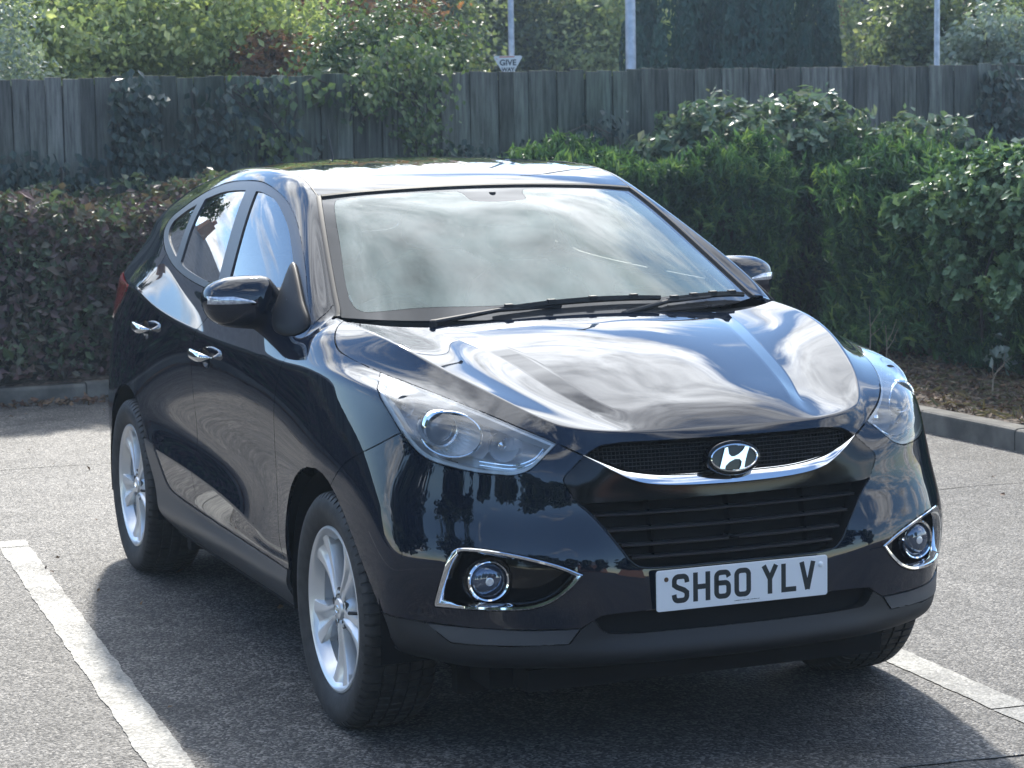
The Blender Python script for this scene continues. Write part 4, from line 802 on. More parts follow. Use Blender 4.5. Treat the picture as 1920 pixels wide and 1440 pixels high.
G_SIDE2 = [(.772, .446, .738), (.79, .405, .697), (.815, .349, .62), (.828, .32, .580), (.836, .285, .561), (.838, .2, .556), (.838, 0, .556), (.838, -.05, .556)]
cut(G_TOP); cut(G_SIDE); cut(G_SIDE2)
C_TOP = [TIP, (.77, .352, .838), (.785, .29, .815), (.79, .18, .798), (.797, 0, .795), (.797, -.05, .795)]
C_BOT = [TIP, (.765, .33, .808), (.775, .28, .785), (.79, .22, .773), (.8, .12, .766), (.8, 0, .764), (.8, -.05, .764)]
L_TOP = [(.772, .449, .741), (.785, .40, .736), (.80, .2, .733), (.805, 0, .733), (.805, -.05, .733)]
cut(C_TOP); cut(C_BOT); cut(L_TOP)
cut([HEAD[13], (.322, .863, .862), (.177, .90, .801), (.097, .909, .747), (.06, .909, .71)])
ARF = [(-.455, .20), (-.452, .42), (-.447, .53), (-.40, .625), (-.32, .69), (-.21, .735), (-.08, .752), (.03, .738), (.13, .69), (.235, .61), (.33, .515), (.40, .43), (.43, .37), (.43, .20)]
ARR = [(-3.06, .20), (-3.055, .42), (-3.04, .53), (-2.97, .635), (-2.85, .71), (-2.72, .742), (-2.58, .742), (-2.46, .692), (-2.36, .60), (-2.28, .49), (-2.20, .38), (-2.16, .31), (-2.13, .20)]
for AR in (ARF, ARR):
    c = catmull([Vector((x, .9, z)) for x, z in AR], 5); c = [p for p in c if p.z > .205]
    c = [MBV.ray_cast(Vector((p.x, 1.5, p.z)), Vector((0, -1, 0)))[0] or p for p in c]
    c = [Vector((c[0].x, .8, .20))]+c+[Vector((c[-1].x, .8, .20))]
    cut(c, smooth=False)
LIP = [(.34, .888, .430), (.404, .881, .42), (.48, .855, .412), (.556, .803, .409), (.63, .745, .409), (.69, .699, .409), (.76, .60, .408), (.818, .463, .408)]
LIP2 = [(.818, .463, .408), (.829, .425, .430), (.836, .39, .443), (.845, .25, .445), (.85, 0, .445), (.85, -.05, .445)]
cut(LIP); cut(LIP2)
cut(piece([(.556, .803, .409), (.590, .78, .384), (.623, .757, .362)], [(.623, .757, .362), (.70, .68, .363), (.76, .60, .365), (.809, .492, .369)], [(.809, .492, .369), (.818, .463, .408)]), smooth=False)
FOG = [(.641, .759, .609), (.669, .728, .626), (.746, .631, .615), (.801, .522, .585), (.826, .456, .556), (.819, .483, .525), (.801, .529, .487), (.779, .578, .467), (.75, .631, .461), (.681, .714, .458), (.592, .788, .456), (.592, .790, .471), (.621, .78, .542)]
fog_line = piece(FOG[12:13]+FOG[0:5], FOG[4:11], [FOG[10], FOG[11], FOG[12]])
cut(fog_line[:-1], True, smooth=False)
cut(piece([(-.38, .892, .383), (-.60, .888, .386), (-1.035, .887, .391), (-1.473, .887, .399), (-1.90, .889, .413), (-2.02, .89, .430), (-2.08, .893, .47), (-2.15, .90, .54), (-2.19, .903, .567)], [(-2.19, .903, .567), (-2.36, .905, .575)]), smooth=False)
PCN = (-.43, .800, 1.145)
cut([PCN, (-.418, .83, 1.115), (-.435, .866, 1.07), (-.473, .887, 1.023), (-.53, .897, .91), (-.550, .89, .80), (-.552, .888, .661), (-.53, .89, .49), (-.47, .89, .375)])
cut([(-.462, .808, 1.150), PCN, (-.432, .775, 1.163), (-.452, .742, 1.180), (-.475, .72, 1.195), (-.48, .69, 1.19)])
DLO_T = [PCN, (-.557, .766, 1.215), (-.68, .738, 1.291), (-.834, .70, 1.366), (-1.0, .67, 1.441), (-1.178, .653, 1.505), (-1.4, .643, 1.550), (-1.606, .637, 1.566), (-1.95, .64, 1.553), (-2.208, .66, 1.517), (-2.45, .69, 1.458), (-2.56, .70, 1.42)]
DLO_R = [(-2.56, .70, 1.42), (-2.60, .715, 1.39), (-2.585, .73, 1.355), (-2.50, .755, 1.315)]
DLO_B = [(-2.50, .755, 1.315), (-2.386, .78, 1.283), (-2.2, .805, 1.247), (-2.0, .826, 1.224), (-1.76, .842, 1.207), (-1.45, .848, 1.191), (-1.0, .85, 1.178), (-.70, .84, 1.165), (-.56, .82, 1.153), PCN]
dlo_line = piece(DLO_T, DLO_R, DLO_B)
cut(dlo_line[:-1], True, smooth=False)
cut([(-1.365, .845, 1.202), (-1.37, .849, 1.192), (-1.38, .86, 1.14), (-1.43, .875, 1.085), (-1.51, .895, 1.02), (-1.57, .90, .94), (-1.592, .89, .84), (-1.592, .885, .70), (-1.60, .905, .55), (-1.605, .888, .39)])
cut([(-2.335, .775, 1.305), (-2.36, .787, 1.275), (-2.395, .83, 1.21), (-2.45, .88, 1.12), (-2.50, .90, .97), (-2.51, .90, .84), (-2.49, .905, .74), (-2.44, .905, .66), (-2.36, .905, .56)])
HC = {'cupf': (-1.362, .968), 'cupr': (-2.268, .997)}
for hx, hz_ in HC.values(): cut([(hx+.058*math.cos(t), .9, hz_+.036*math.sin(t)) for t in [2*math.pi*k/20 for k in range(20)]], True, 1, smooth=False)
cut([(.829, .425, .430), (.838, .40, .398), (.848, .36, .390), (.858, .2, .388), (.862, 0, .388), (.862, -.05, .388)])
def ybelt(x, z):
    h = MBV.ray_cast(Vector((x, 1.5, z)), Vector((0, -1, 0))); return h[0]
def panexz(L, n=3):
    out = []
    for run in L:
        c = catmull([Vector((x, 0, z)) for x, z in run], n); out += c if not out else c[1:]
    P = [ybelt(p.x, p.z) for p in out]
    return [p for p in P if p is not None]
PANE1 = panexz([[(-.70, 1.190), (-.745, 1.255), (-.80, 1.315)], [(-.80, 1.315), (-.90, 1.365), (-1.05, 1.430), (-1.27, 1.500), (-1.443, 1.526), (-1.53, 1.530)], [(-1.53, 1.530), (-1.40, 1.36), (-1.30, 1.205)], [(-1.30, 1.205), (-1.0, 1.195), (-.70, 1.190)]])
PANE2 = panexz([[(-1.655, 1.531), (-1.80, 1.528), (-1.97, 1.517), (-2.150, 1.490)], [(-2.150, 1.490), (-2.13, 1.38), (-2.085, 1.262)], [(-2.085, 1.262), (-2.0, 1.246), (-1.75, 1.226), (-1.44, 1.209)], [(-1.44, 1.209), (-1.53, 1.36), (-1.655, 1.531)]])
PANE3 = panexz([[(-2.235, 1.468), (-2.36, 1.440), (-2.49, 1.400)], [(-2.49, 1.400), (-2.50, 1.370), (-2.44, 1.335), (-2.30, 1.298), (-2.19, 1.275)], [(-2.19, 1.275), (-2.215, 1.37), (-2.235, 1.468)]])
for p_ in (PANE1, PANE2, PANE3): cut(p_[:-1], True, smooth=False)
WSS = [(-.985, -.05, 1.545), (-.985, 0, 1.545), (-1.0, .2, 1.542), (-1.028, .4, 1.534), (-1.052, .53, 1.524), (-1.058, .570, 1.515)]
WSE = [(-1.058, .570, 1.515), (-.95, .597, 1.462), (-.80, .632, 1.381), (-.65, .665, 1.296), (-.52, .692, 1.220), (-.44, .708, 1.172), (-.40, .715, 1.150)]
cut(WSS); cut(WSE)
FRT = [(-.945, -.05, 1.525), (-.945, 0, 1.525), (-.955, .2, 1.523), (-.985, .4, 1.515), (-1.005, .50, 1.505), (-1.00, .535, 1.495)]
FRS = [(-1.00, .535, 1.495), (-.90, .565, 1.44), (-.75, .60, 1.36), (-.60, .638, 1.275), (-.48, .660, 1.21), (-.41, .652, 1.18), (-.375, .60, 1.178)]
FRB = [(-.375, .60, 1.178), (-.34, .45, 1.186), (-.295, .25, 1.189), (-.280, 0, 1.191), (-.280, -.05, 1.191)]
cut(FRT+FRS[1:]+FRB[1:])
FRC = [(-.93, .11, 1.52), (-.88, .10, 1.49), (-.865, .06, 1.485), (-.86, 0, 1.483), (-.86, -.05, 1.483)]
cut([(-.96, .135, 1.53)]+FRC)
ROOFL = [(-1.035, .560, 1.512), (-1.075, .576, 1.526), (-1.20, .570, 1.556), (-1.40, .565, 1.593), (-1.77, .561, 1.607), (-2.08, .563, 1.599), (-2.35, .566, 1.571), (-2.62, .568, 1.534), (-2.90, .553, 1.495), (-3.08, .52, 1.475)]
cut(ROOFL); cut([(-3.08, .52, 1.475), (-3.16, .42, 1.505), (-3.19, .25, 1.535), (-3.20, 0, 1.545), (-3.20, -.05, 1.545)])
TAIL = [(-2.71, .87, 1.135), (-2.83, .86, 1.160), (-3.04, .80, 1.168), (-3.22, .69, 1.14), (-3.33, .60, 1.07), (-3.37, .60, .98), (-3.26, .76, .96), (-3.10, .84, .985), (-2.90, .87, 1.05)]
cut(TAIL, True, 3)
RGL = [(-3.30, -.05, 1.30), (-3.30, 0, 1.30), (-3.29, .30, 1.30), (-3.25, .44, 1.31), (-3.205, .46, 1.36), (-3.20, .40, 1.405), (-3.23, .28, 1.42), (-3.24, 0, 1.425), (-3.24, -.05, 1.425)]
cut(RGL)
bm.faces.ensure_lookup_table(); bm.faces.index_update(); bm.verts.index_update()
# flood fill from seeds, never over a cut line
FC = [f.calc_center_median() for f in bm.faces]; region = {}
FCn = np.array([tuple(c) for c in FC])
EL = [e for e in bm.edges if len(e.link_faces) == 2]; EI = np.array([(e.link_faces[0].index, e.link_faces[1].index) for e in EL]); EC0, EC1 = FCn[EI[:, 0]], FCn[EI[:, 1]]; EM = (EC0+EC1)/2
blocked = np.zeros(len(EL), bool)
for grp in CUTS:
    pts_ = np.array([g[0] for g in grp]+[g[4] for g in grp]); lo, hi = pts_.min(0)-.04, pts_.max(0)+.04
    I = np.nonzero(((EM > lo) & (EM < hi)).all(1))[0]; c0, c1, em = EC0[I], EC1[I], EM[I]
    for a_, d_, L_, n_, m_ in grp:
        J = np.nonzero(((em-m_)**2).sum(1) < (L_/2+.03)**2)[0]
        if not len(J): continue
        s0, s1 = (c0[J]-m_)@n_, (c1[J]-m_)@n_; x = s0*s1 < 0; J = J[x]; s0 = s0[x]; s1 = s1[x]
        X = c0[J]+(c1[J]-c0[J])*(s0/(s0-s1))[:, None]; t = (X-a_)@d_
        blocked[I[J[(t > -.0006) & (t < L_+.0006)]]] = True
ADJ = [[] for _ in FC]
for k in np.nonzero(~blocked)[0]:
    i, j = int(EI[k, 0]), int(EI[k, 1]); ADJ[i].append(j); ADJ[j].append(i)
def fill(name, *seeds):
    for s in seeds:
        i0 = int(((FCn-np.array(tuple(on(s))))**2).sum(1).argmin())
        if i0 in region: print('seed already taken', name, s, region[i0]); continue
        region[i0] = name; st = [i0]
        while st:
            f = st.pop()
            for g in ADJ[f]:
                if g not in region: region[g] = name; st.append(g)
fill('lamp', (.55, .70, .93)); fill('hood', (.3, .2, 1.08)); fill('mesh', (.79, .1, .84)); fill('chrome', (.797, .1, .78)); fill('gloss', (.80, .2, .75)); fill('grille', (.82, .1, .65))
fill('bumper', (.78, .55, .70)); fill('valance', (.87, .1, .345)); fill('slot', (.86, .1, .415)); fill('cupf', (-1.362, .9, .968)); fill('cupr', (-2.268, .9, .997)); fill('flap', (.72, .64, .39)); fill('fogpod', (.72, .66, .54)); fill('fender', (.0, .90, .90))
fill('doorf', (-1.0, .9, .8)); fill('doorr', (-1.9, .9, .8)); fill('skirt', (-1.2, .89, .33)); fill('pane1', (-1.1, .75, 1.35)); fill('pane2', (-1.85, .75, 1.38)); fill('pane3', (-2.33, .72, 1.39))
fill('frame', (-.62, .77, 1.22)); fill('glass', (-.7, .1, 1.4)); fill('frit', (-.5, .66, 1.22), (-.90, .03, 1.505)); fill('roof', (-2, .1, 1.63)); fill('tail', (-3.05, .84, 1.07)); fill('rglass', (-3.27, .1, 1.36)); fill('body', (-2.7, .88, .95))
from collections import Counter
_cnt = Counter(region.values()); print('regions', dict(_cnt), 'left', len(bm.faces)-len(region))
# whatever is left: arch cut-outs are removed, slivers join a neighbour
changed = True
for f in bm.faces:
    if f.index not in region:
        c = FC[f.index]
        if c.z < .78 and (abs(c.x) < .45 or abs(c.x+2.6) < .48): region[f.index] = 'arch'
while changed:
    changed = False
    for f in bm.faces:
        if f.index not in region:
            nb = [region[g.index] for e in f.edges for g in e.link_faces if g.index in region and region[g.index] != 'arch']
            if nb: region[f.index] = nb[0]; changed = True
VCO = [v.co.copy() for v in bm.verts]; VNO = [None]*len(VCO)
def vn(i):
    if VNO[i] is None: VNO[i] = nrm(VCO[i])
    return VNO[i]
FV = [[v.index for v in f.verts] for f in bm.faces]
def extract(names, gap=.0022, skirt=.012, off=0.0, mirror=None, wave=None, keep_open=False):
    fs = [i for i, r in region.items() if r in names]
    ec = {}
    for i in fs:
        vs = FV[i]
        for a, b in zip(vs, vs[1:]+vs[:1]): ec.setdefault((min(a, b), max(a, b)), []).append((i, a, b))
    bnd = [v[0] for k, v in ec.items() if len(v) == 1 and not (abs(VCO[k[0]].y) < 2e-4 and abs(VCO[k[1]].y) < 2e-4)]
    shift = {}
    for i, a, b in bnd:
        d = (VCO[b]-VCO[a])
        if d.length < 1e-9: continue
        d.normalize(); m_ = (VCO[a]+VCO[b])/2; t = FC[i]-m_; t = t-d*t.dot(d); t = t-vn(a)*t.dot(vn(a))
        if t.length > 1e-9:
            t.normalize(); shift[a] = shift.get(a, Vector())+t; shift[b] = shift.get(b, Vector())+t
    used = sorted(set(v for i in fs for v in FV[i])); mp = {v: k for k, v in enumerate(used)}
    V = []; NO = []
    for v in used:
        p = VCO[v].copy(); n_ = vn(v)
        if v in shift and shift[v].length > 1e-6:
            s = shift[v].normalized()*gap
            if abs(VCO[v].y) < 2e-4: s.y = 0
            p += s
        h = off+(wave(p) if wave else 0); V.append(p+n_*h); NO.append(n_)
    F = [[mp[v] for v in FV[i]] for i in fs]
    if skirt:
        for i, a, b in bnd:
            pa, pb = V[mp[a]], V[mp[b]]; k = len(V); d = pb-pa
            if d.length < 1e-9: continue
            s = d.cross(vn(a)); s = s.normalized() if s.length > 1e-12 else Vector((0, 0, 1))
            V += [pa.copy(), pb.copy(), pb-vn(b)*skirt, pa-vn(a)*skirt]; NO += [s]*4; F.append([k+1, k, k+3, k+2])
    return V, NO, F
def nmesh(V, NO, F):
    me = pmesh(V, F); me.normals_split_custom_set_from_vertices([tuple(n) for n in NO]); return me
def flipy(V, NO, F):
    return [Vector((v[0], -v[1], v[2])) for v in V], [Vector((n[0], -n[1], n[2])) for n in NO], [list(reversed(f)) for f in F]
def join(a, b):
    k = len(a[0]); return a[0]+b[0], a[1]+b[1], a[2]+[[i+k for i in f] for f in b[2]]
def centre_part(name, names, m, parent=car, **kw):
    x = extract(names, **kw); return obj(name, nmesh(*join(x, flipy(*x))), m, parent)
def pair_part(name, names, m, parent=car, **kw):
    x = extract(names, **kw); a = obj(name, nmesh(*flipy(*x)), m, parent if not isinstance(parent, tuple) else parent[0]); b = obj(name, nmesh(*x), m, parent if not isinstance(parent, tuple) else parent[1]); return a, b
# orientation check: faces must look outwards
def rib(p):                      # shallow ribs pressed into the roof
    if p.x > -1.22 or p.x < -2.95: return 0
    e = min(1, (-1.22-p.x)/.12, (p.x+2.95)/.12); y = abs(p.y); v = 0
    for c in (.09, .27, .44): v += math.exp(-((y-c)/.022)**2)
    return -.007*v*max(0, e)
bonnet = centre_part('bonnet', ['hood'], M['paint'], gap=.0028)
roof = centre_part('roof', ['roof'], M['paint'], wave=rib, gap=.003)
bumper = centre_part('front_bumper', ['bumper'], M['paint'])
valance = centre_part('bumper_valance', ['valance'], M['plastic'], parent=bumper)
body = centre_part('body_shell', ['body'], M['paint'])
fR, fL = pair_part('fender', ['fender'], M['paint'])
dfR, dfL = pair_part('front_door', ['doorf'], M['paint'])
drR, drL = pair_part('rear_door', ['doorr'], M['paint'])
pair_part('side_skirt', ['skirt'], M['clad'], off=.004)
pair_part('flap_insert', ['flap'], M['flap'], parent=(bumper, bumper), off=.003)
wfR, wfL = pair_part('window_frame', ['frame'], M['trim'], off=-.002, gap=.0005)
for nm, rg in (('side_window', 'pane1'), ('side_window', 'pane2'), ('quarter_window', 'pane3')): pair_part(nm, [rg], M['glass_side'], off=-.007, gap=0, skirt=0)
ws = centre_part('windscreen', ['glass'], M['glass_ws'], gap=0, skirt=0, off=-.004)
M['frit'] = mat('windscreen_black_border', (.035, .036, .038), .06, 0, .6)
centre_part('border', ['frit'], M['frit'], parent=ws, gap=.001, skirt=.006, off=-.0045)
rg = centre_part('rear_window', ['rglass'], M['glass_side'], gap=0, skirt=0, off=-.003)
pair_part('tail_light', ['tail'], M['red'], off=.004, gap=.002)
centre_part('gloss_panel', ['gloss'], M['gloss'], parent=bumper, gap=.0015, skirt=.02)
# dark inner shell behind all panel gaps
xs = extract(['hood', 'roof', 'bumper', 'valance', 'body', 'fender', 'doorf', 'doorr', 'skirt', 'tail', 'flap', 'gloss'], gap=.004, skirt=0, off=-.011)
obj('inner_shell', nmesh(*join(xs, flipy(*xs))), M['black'], car)
# ================= car details =============================================================
def pairob(name, mb, m, parents=(car, car), auto=35, smooth=True, **kw):
    # mb modelled for y>0 (car's left); returns (right copy, left)
    me = mb.mesh(smooth, auto); l_ = obj(name, me, m, parents[1], **kw)
    V = [(x, -y, z) for x, y, z in mb.V]; me2 = pmesh(V, [tuple(reversed(f)) for f in mb.F], smooth, auto if smooth else None, mb.M)
    r__ = obj(name, me2, m, parents[0], **kw); return r__, l_
def fx(y, z):
    h = MBV.ray_cast(Vector((2, abs(y), z)), Vector((-1, 0, 0)))[0]; return h.x if h else .8
def walls(names, d0, d1, gap=0.0):
    V, NO, F = extract(names, gap=gap, skirt=.01); out = MB()
    n0 = max(max(f) for f in F); k = 0
    for f in F:
        if len(f) == 4 and f[0] == f[1]+1 and f[2] == f[1]+3 and f[3] == f[1]+2 and (V[f[0]]-V[f[3]]).length > .009:
            b, a, a2, b2 = (V[i] for i in f)       # top pair / lower pair
            da, db = (a2-a)/.01, (b2-b)/.01
            out.add([b+db*d0, a+da*d0, a+da*d1, b+db*d1], [(0, 1, 2, 3)])
    return out
def strip(line, w, h, d, closed=True, m=0, mb=None, wfun=None):
    # moulded frame that follows a line on the body: outer edge on the line, inner edge drops inwards
    mb = mb or MB(); P = [on(p) for p in line]; c = sum(P, Vector())/len(P); G = []
    n = len(P)
    for i, p in enumerate(P):
        a = P[(i-1) % n] if closed or i else p; b = P[(i+1) % n] if closed or i < n-1 else p
        t = (b-a).normalized(); nn = nrm(p); s = nn.cross(t); 
        if s.dot(c-p) < 0: s = -s
        ww = w*(wfun(p) if wfun else 1)
        G.append([p-nn*.002, p+nn*h*.7+s*ww*.12, p+nn*h+s*ww*.35, p+nn*h*.6+s*ww*.8, p-nn*.003+s*ww, p-nn*d+s*(ww+.002)])
    mb.grid(G, m, closed_u=closed); return mb

# ---- headlights
hb = walls(['lamp'], .001, .135, .0015); V, NO, F = extract(['lamp'], gap=.006, skirt=0, off=-.128); hb.add(V, F)
M['hous'] = mat('lamp_housing', (.72, .75, .79), .22, .25, .5, 1.0)
hR, hL = pairob('headlight', hb, M['hous'])
hp = (hR, hL)
pair_part('lamp_cover', ['lamp'], M['glass_lens'], parent=hp, gap=.002, skirt=.004, off=.0)
sb = MB()
edge = strip([p for p in head_line[:-1]], .008, .0, .018, mb=MB())
def inset(line, k, d):
    P = [on(p) for p in line]; c = sum(P, Vector())/len(P); out = []
    n = len(P)
    for i, p in enumerate(P):
        t = (P[(i+1) % n]-P[(i-1) % n]).normalized(); nn = nrm(p); s = nn.cross(t)
        if s.dot(c-p) < 0: s = -s
        out.append((p+s*k-nn*d, nn, s))
    return out
eb = MB(); i1 = inset(head_line[:-1], .003, .005); i2 = inset(head_line[:-1], .0105, .007); i3 = inset(head_line[:-1], .013, .030)
eb.grid([[a[0], b[0], c[0]] for a, b, c in zip(i1, i2, i3)], closed_u=True)
M['pale'] = mat('pale_lamp_edge', (.85, .88, .88), .3, .1, .5, .4)
pairob('lamp_edge', eb, M['pale'], hp)
pc = Vector((.475, .7225, .922))
rb_ = MB()
def ell(c, ry, rz, x, tilt, n=72, f=None):
    out = []
    for k in range(n):
        a = 2*math.pi*k/n; q = f(k) if f else 0
        y, z = (ry+q)*math.cos(a), (rz+q)*math.sin(a); out.append((x, c[1]+y*math.cos(tilt)-z*math.sin(tilt), c[2]+y*math.sin(tilt)+z*math.cos(tilt)))
    return out
TL = rad(20)
oc = (.50, .700, .907)
n_ = 144
def flute(k): return .0
Gd = []
for t in (0, .25, .5, .75, 1):
    ring = []
    for k in range(n_):
        a = 2*math.pi*k/n_; e = ell(oc, .064, .060, 0, TL, n_)[k]; c_ = (0, pc.y+.050*math.cos(a+TL), pc.z+.050*math.sin(a+TL))
        fl = .0035*(1 if (k//2) % 2 else -1)*math.sin(math.pi*t)
        x = (.500+(oc[1]-e[1])*1.0)*(1-t)+.472*t-.030*math.sin(math.pi*t)+fl
        ring.append((x, e[1]*(1-t)+c_[1]*t, e[2]*(1-t)+c_[2]*t))
    Gd.append(ring)
rb_.grid(Gd, closed_v=True, flip=False)
pairob('reflector', rb_, M['silver'], hp, auto=50)
ro = MB(); ro.tube([(.502+(oc[1]-y)*1.0, y, z) for _, y, z in ell(oc, .065, .061, 0, TL, 72)], .0036, 8, closed=True); pairob('reflector_rim', ro, M['chrome'], hp)
pj = MB(); pj.lathe([(-.05, .050), (.004, .052), (.012, .050), (.014, .045), (.008, .0385), (.004, .0375)], 'x', tuple(pc), 56); pairob('projector_bezel', pj, M['chrome'], hp)
pl = MB(); pl.lathe([(.002, .0385), (.010, .034), (.017, .026), (.021, .016), (.0225, .006), (.0228, .0005)], 'x', tuple(pc), 48); pairob('projector_lens', pl, M['lensdark'], hp)
# inner parabolic reflector, bulb and bezel steps
ir = MB(); ic = (.575, .583, .878); ir.lathe([(.02, .044), (.0, .040), (-.02, .031), (-.033, .018), (-.037, .004)], 'x', ic, 40); pairob('high_beam_reflector', ir, M['silver'], hp)
bl = MB(); bl.lathe([(-.036, .0085), (-.005, .0085), (.0, .011), (.006, .011), (.008, .007), (.010, .0005)], 'x', ic, 20); bl.tube([(ic[0]+.006, ic[1]-.02, ic[2]+.028), (ic[0]-.004, ic[1]-.008, ic[2]+.012)], .004, 6); pairob('bulb', bl, M['chrome'], hp)
tr = MB()
for dz, off, r0 in ((0, .016, .0028), (-.010, .020, .0022)):
    L = [(.700, .512, .886+dz), (.708, .540, .862+dz), (.703, .582, .846+dz), (.684, .617, .843+dz), (.640, .678, .851+dz)]
    tr.tube([on(p)-nrm(on(p))*off for p in catmull(L, 6)], r0, 6)
pairob('inner_strip', tr, M['chrome'], hp)
oi = MB(); oc2 = (.33, .775, .972); oi.lathe([(.01, .030), (-.005, .026), (-.02, .015), (-.026, .003)], 'x', oc2, 32); pairob('side_reflector', oi, M['silver'], hp)
am = MB(); am.lathe([(-.02, .006), (.004, .008), (.01, .004), (.011, .0005)], 'x', oc2, 14); pairob('indicator_bulb', am, M['chrome'], hp)
bz = MB()   # stepped bezel between the two chambers
st = []
for (y, z) in ((.615, .955), (.610, .925), (.603, .895), (.612, .865), (.632, .842)): st.append([(.56, y, z), (.54, y+.006, z), (.47, y+.010, z)])
bz.grid(st); pairob('chamber_divider', bz, M['greyin'], hp)

# ---- fog lights
fw = walls(['fogpod'], .0, .098, 0.0); V, NO, F = extract(['fogpod'], gap=.0, skirt=0, off=-.090); fw.add(V, F)
fR_, fL_ = pairob('fog_light', fw, M['gloss']); fp = (fR_, fL_)
fc = strip(fog_line[:-1], .012, .004, .022, wfun=lambda p: 1.45 if p.y > .745 else 1.0); pairob('chrome_frame', fc, M['chrome'], fp)
def oriented(prof, c, d, n=48, mb=None, flip=False):
    mb = mb or MB(); d = Vector(d).normalized(); a = d.cross(Vector((0, 0, 1))).normalized(); b = d.cross(a); G = []
    for k in range(n):
        t = 2*math.pi*k/n; G.append([tuple(Vector(c)+d*q+(a*math.cos(t)+b*math.sin(t))*r) for q, r in prof])
    mb.grid(G, closed_u=True, flip=flip); return mb
FD = (.985, .17, 0); FCt = (.670, .664, .53)
pairob('lamp_pod', oriented([(-.05, .072), (-.012, .069), (-.004, .063), (-.004, .056)], FCt, FD, flip=True), M['gloss'], fp)
pairob('lamp_ring', oriented([(-.012, .058), (.004, .0575), (.008, .054), (.006, .050), (-.004, .0485)], FCt, FD, flip=True), M['chrome'], fp)
M['fogglass'] = mat('fog_lamp_glass', (.10, .13, .19), .03, .55, .8, 1.0)
pairob('fog_lens', oriented([(-.006, .049), (.002, .044), (.009, .034), (.013, .02), (.0145, .006), (.0147, .0004)], FCt, FD, flip=True), M['fogglass'], fp)
pairob('fog_bulb', oriented([(.0150, .0004), (.0152, .006), (.0148, .010), (.0125, .0135)], FCt, FD, 20, flip=True), M['silver'], fp)

# ---- grille
gw = walls(['mesh'], .001, .05); V, NO, F = extract(['mesh'], gap=.0, skirt=0, off=-.045); gw.add(V, F)
k = len(gw.V); gw.add([(x, -y, z) for x, y, z in gw.V[:k]], [tuple(reversed(f)) for f in gw.F[:]])
grille = obj('grille', gw.mesh(), M['black'], car)
def zint(curve, y):
    c = [Vector(p) for p in catmull(curve, 6)]
    c = sorted(c, key=lambda p: p.y)
    return float(np.interp(abs(y), [p.y for p in c], [p.z for p in c]))
lt = MB()
for i in range(-36, 37):
    y = i*.0112; a, b = zint(C_TOP, y), zint(G_TOP, y)
    if b-a < .012: continue
    z0 = a+.002; lt.tube([(fx(y, z0+(b-.002-z0)*t)-.020, y, z0+(b-.002-z0)*t) for t in (0, .5, 1)], .0013, 5)
for z in [.792+.0105*i for i in range(9)]:
    ys = [y for y in np.linspace(-.40, .40, 41) if zint(C_TOP, y) < z < zint(G_TOP, y)]
    if len(ys) > 2:
        # split where the badge interrupts nothing: bar runs through
        seg = [[ys[0]]]
        for y in ys[1:]:
            if y-seg[-1][-1] > .03: seg.append([y])
            else: seg[-1].append(y)
        for s_ in seg:
            if len(s_) > 1: lt.tube([(fx(y, z)-.018, y, z) for y in s_], .0018, 5)
sw_ = walls(['slot'], .0, .04); V, NO, F = extract(['slot'], gap=.0, skirt=0, off=-.036); sw_.add(V, F); sw_.add([(x, -y, z) for x, y, z in sw_.V[:]], [tuple(reversed(f)) for f in sw_.F[:]]); obj('lower_intake', sw_.mesh(), M['black'], bumper)
obj('grille_mesh', lt.mesh(), mat('grille_mesh_black', (.004, .004, .005), .7), grille)
gl = walls(['grille'], .001, .075); V, NO, F = extract(['grille'], gap=.0, skirt=0, off=-.07); gl.add(V, F)
gl.add([(x, -y, z) for x, y, z in gl.V[:]], [tuple(reversed(f)) for f in gl.F[:]])
lower = obj('lower_grille', gl.mesh(), M['black'], car)
M['slat'] = mat('grille_slat', (.022, .023, .026), .28, 0, .5)
for z, w in ((.699, .398), (.658, .366), (.617, .332), (.583, .305)):
    sb = MB(); G = []
    for y in np.linspace(-w, w, 41):
        x = fx(y, z)-.016; zz = z-.004*(1-(y/w)**2)
        G.append([(x-.035, y, zz+.004), (x-.004, y, zz+.0045), (x, y, zz+.002), (x, y, zz-.001), (x-.004, y, zz-.003), (x-.035, y, zz-.003)])
    sb.grid(G, closed_v=True); obj('slat', sb.mesh(), M['slat'], lower)
for y in (-.235, 0, .235):
    rb2 = MB(); G = []
    for z in np.linspace(.575, .730, 9): x = fx(y, z)-.030; G.append([(x-.004, y-.001, z), (x-.002, y, z), (x-.004, y+.001, z), (x-.03, y+.002, z), (x-.03, y-.002, z)])
    rb2.grid(G, closed_v=True, flip=True); obj('rib', rb2.mesh(), M['gloss'], lower)
gt = MB(); gt.tube([on(p)+nrm(on(p))*.0005 for p in catmull([(.772, .446, .738)]+G_SIDE2[1:-1], 6)], .0028, 6, caps=False)
k = len(gt.V); gt.add([(x, -y, z) for x, y, z in gt.V[:]], [tuple(reversed(f)) for f in gt.F[:]])
obj('grille_edge', gt.mesh(), M['gloss'], lower)
cb = MB(); G = []
for y in np.linspace(-.4155, .4155, 121):
    a, b = zint(C_TOP, y), zint(C_BOT, y); a = max(a, b+.0008)+.006*max(0, 1-(abs(y)/.36)**4); hgt = a-b; row = []
    for t, o in ((0, -.020), (0, .004), (.03, .011), (.10, .0135), (.35, .0095), (.6, .0035), (.8, -.003), (.94, -.009), (1, -.014), (1, -.035)):
        z = b+hgt*t; k = min(1, hgt/.028); row.append((fx(y, z)+o*(k if o > 0 else 1), y, z))
    G.append(row)
cb.grid(G, flip=False); chrome_bar = obj('chrome_bar', cb.mesh(auto=60), M['chrome'], car)
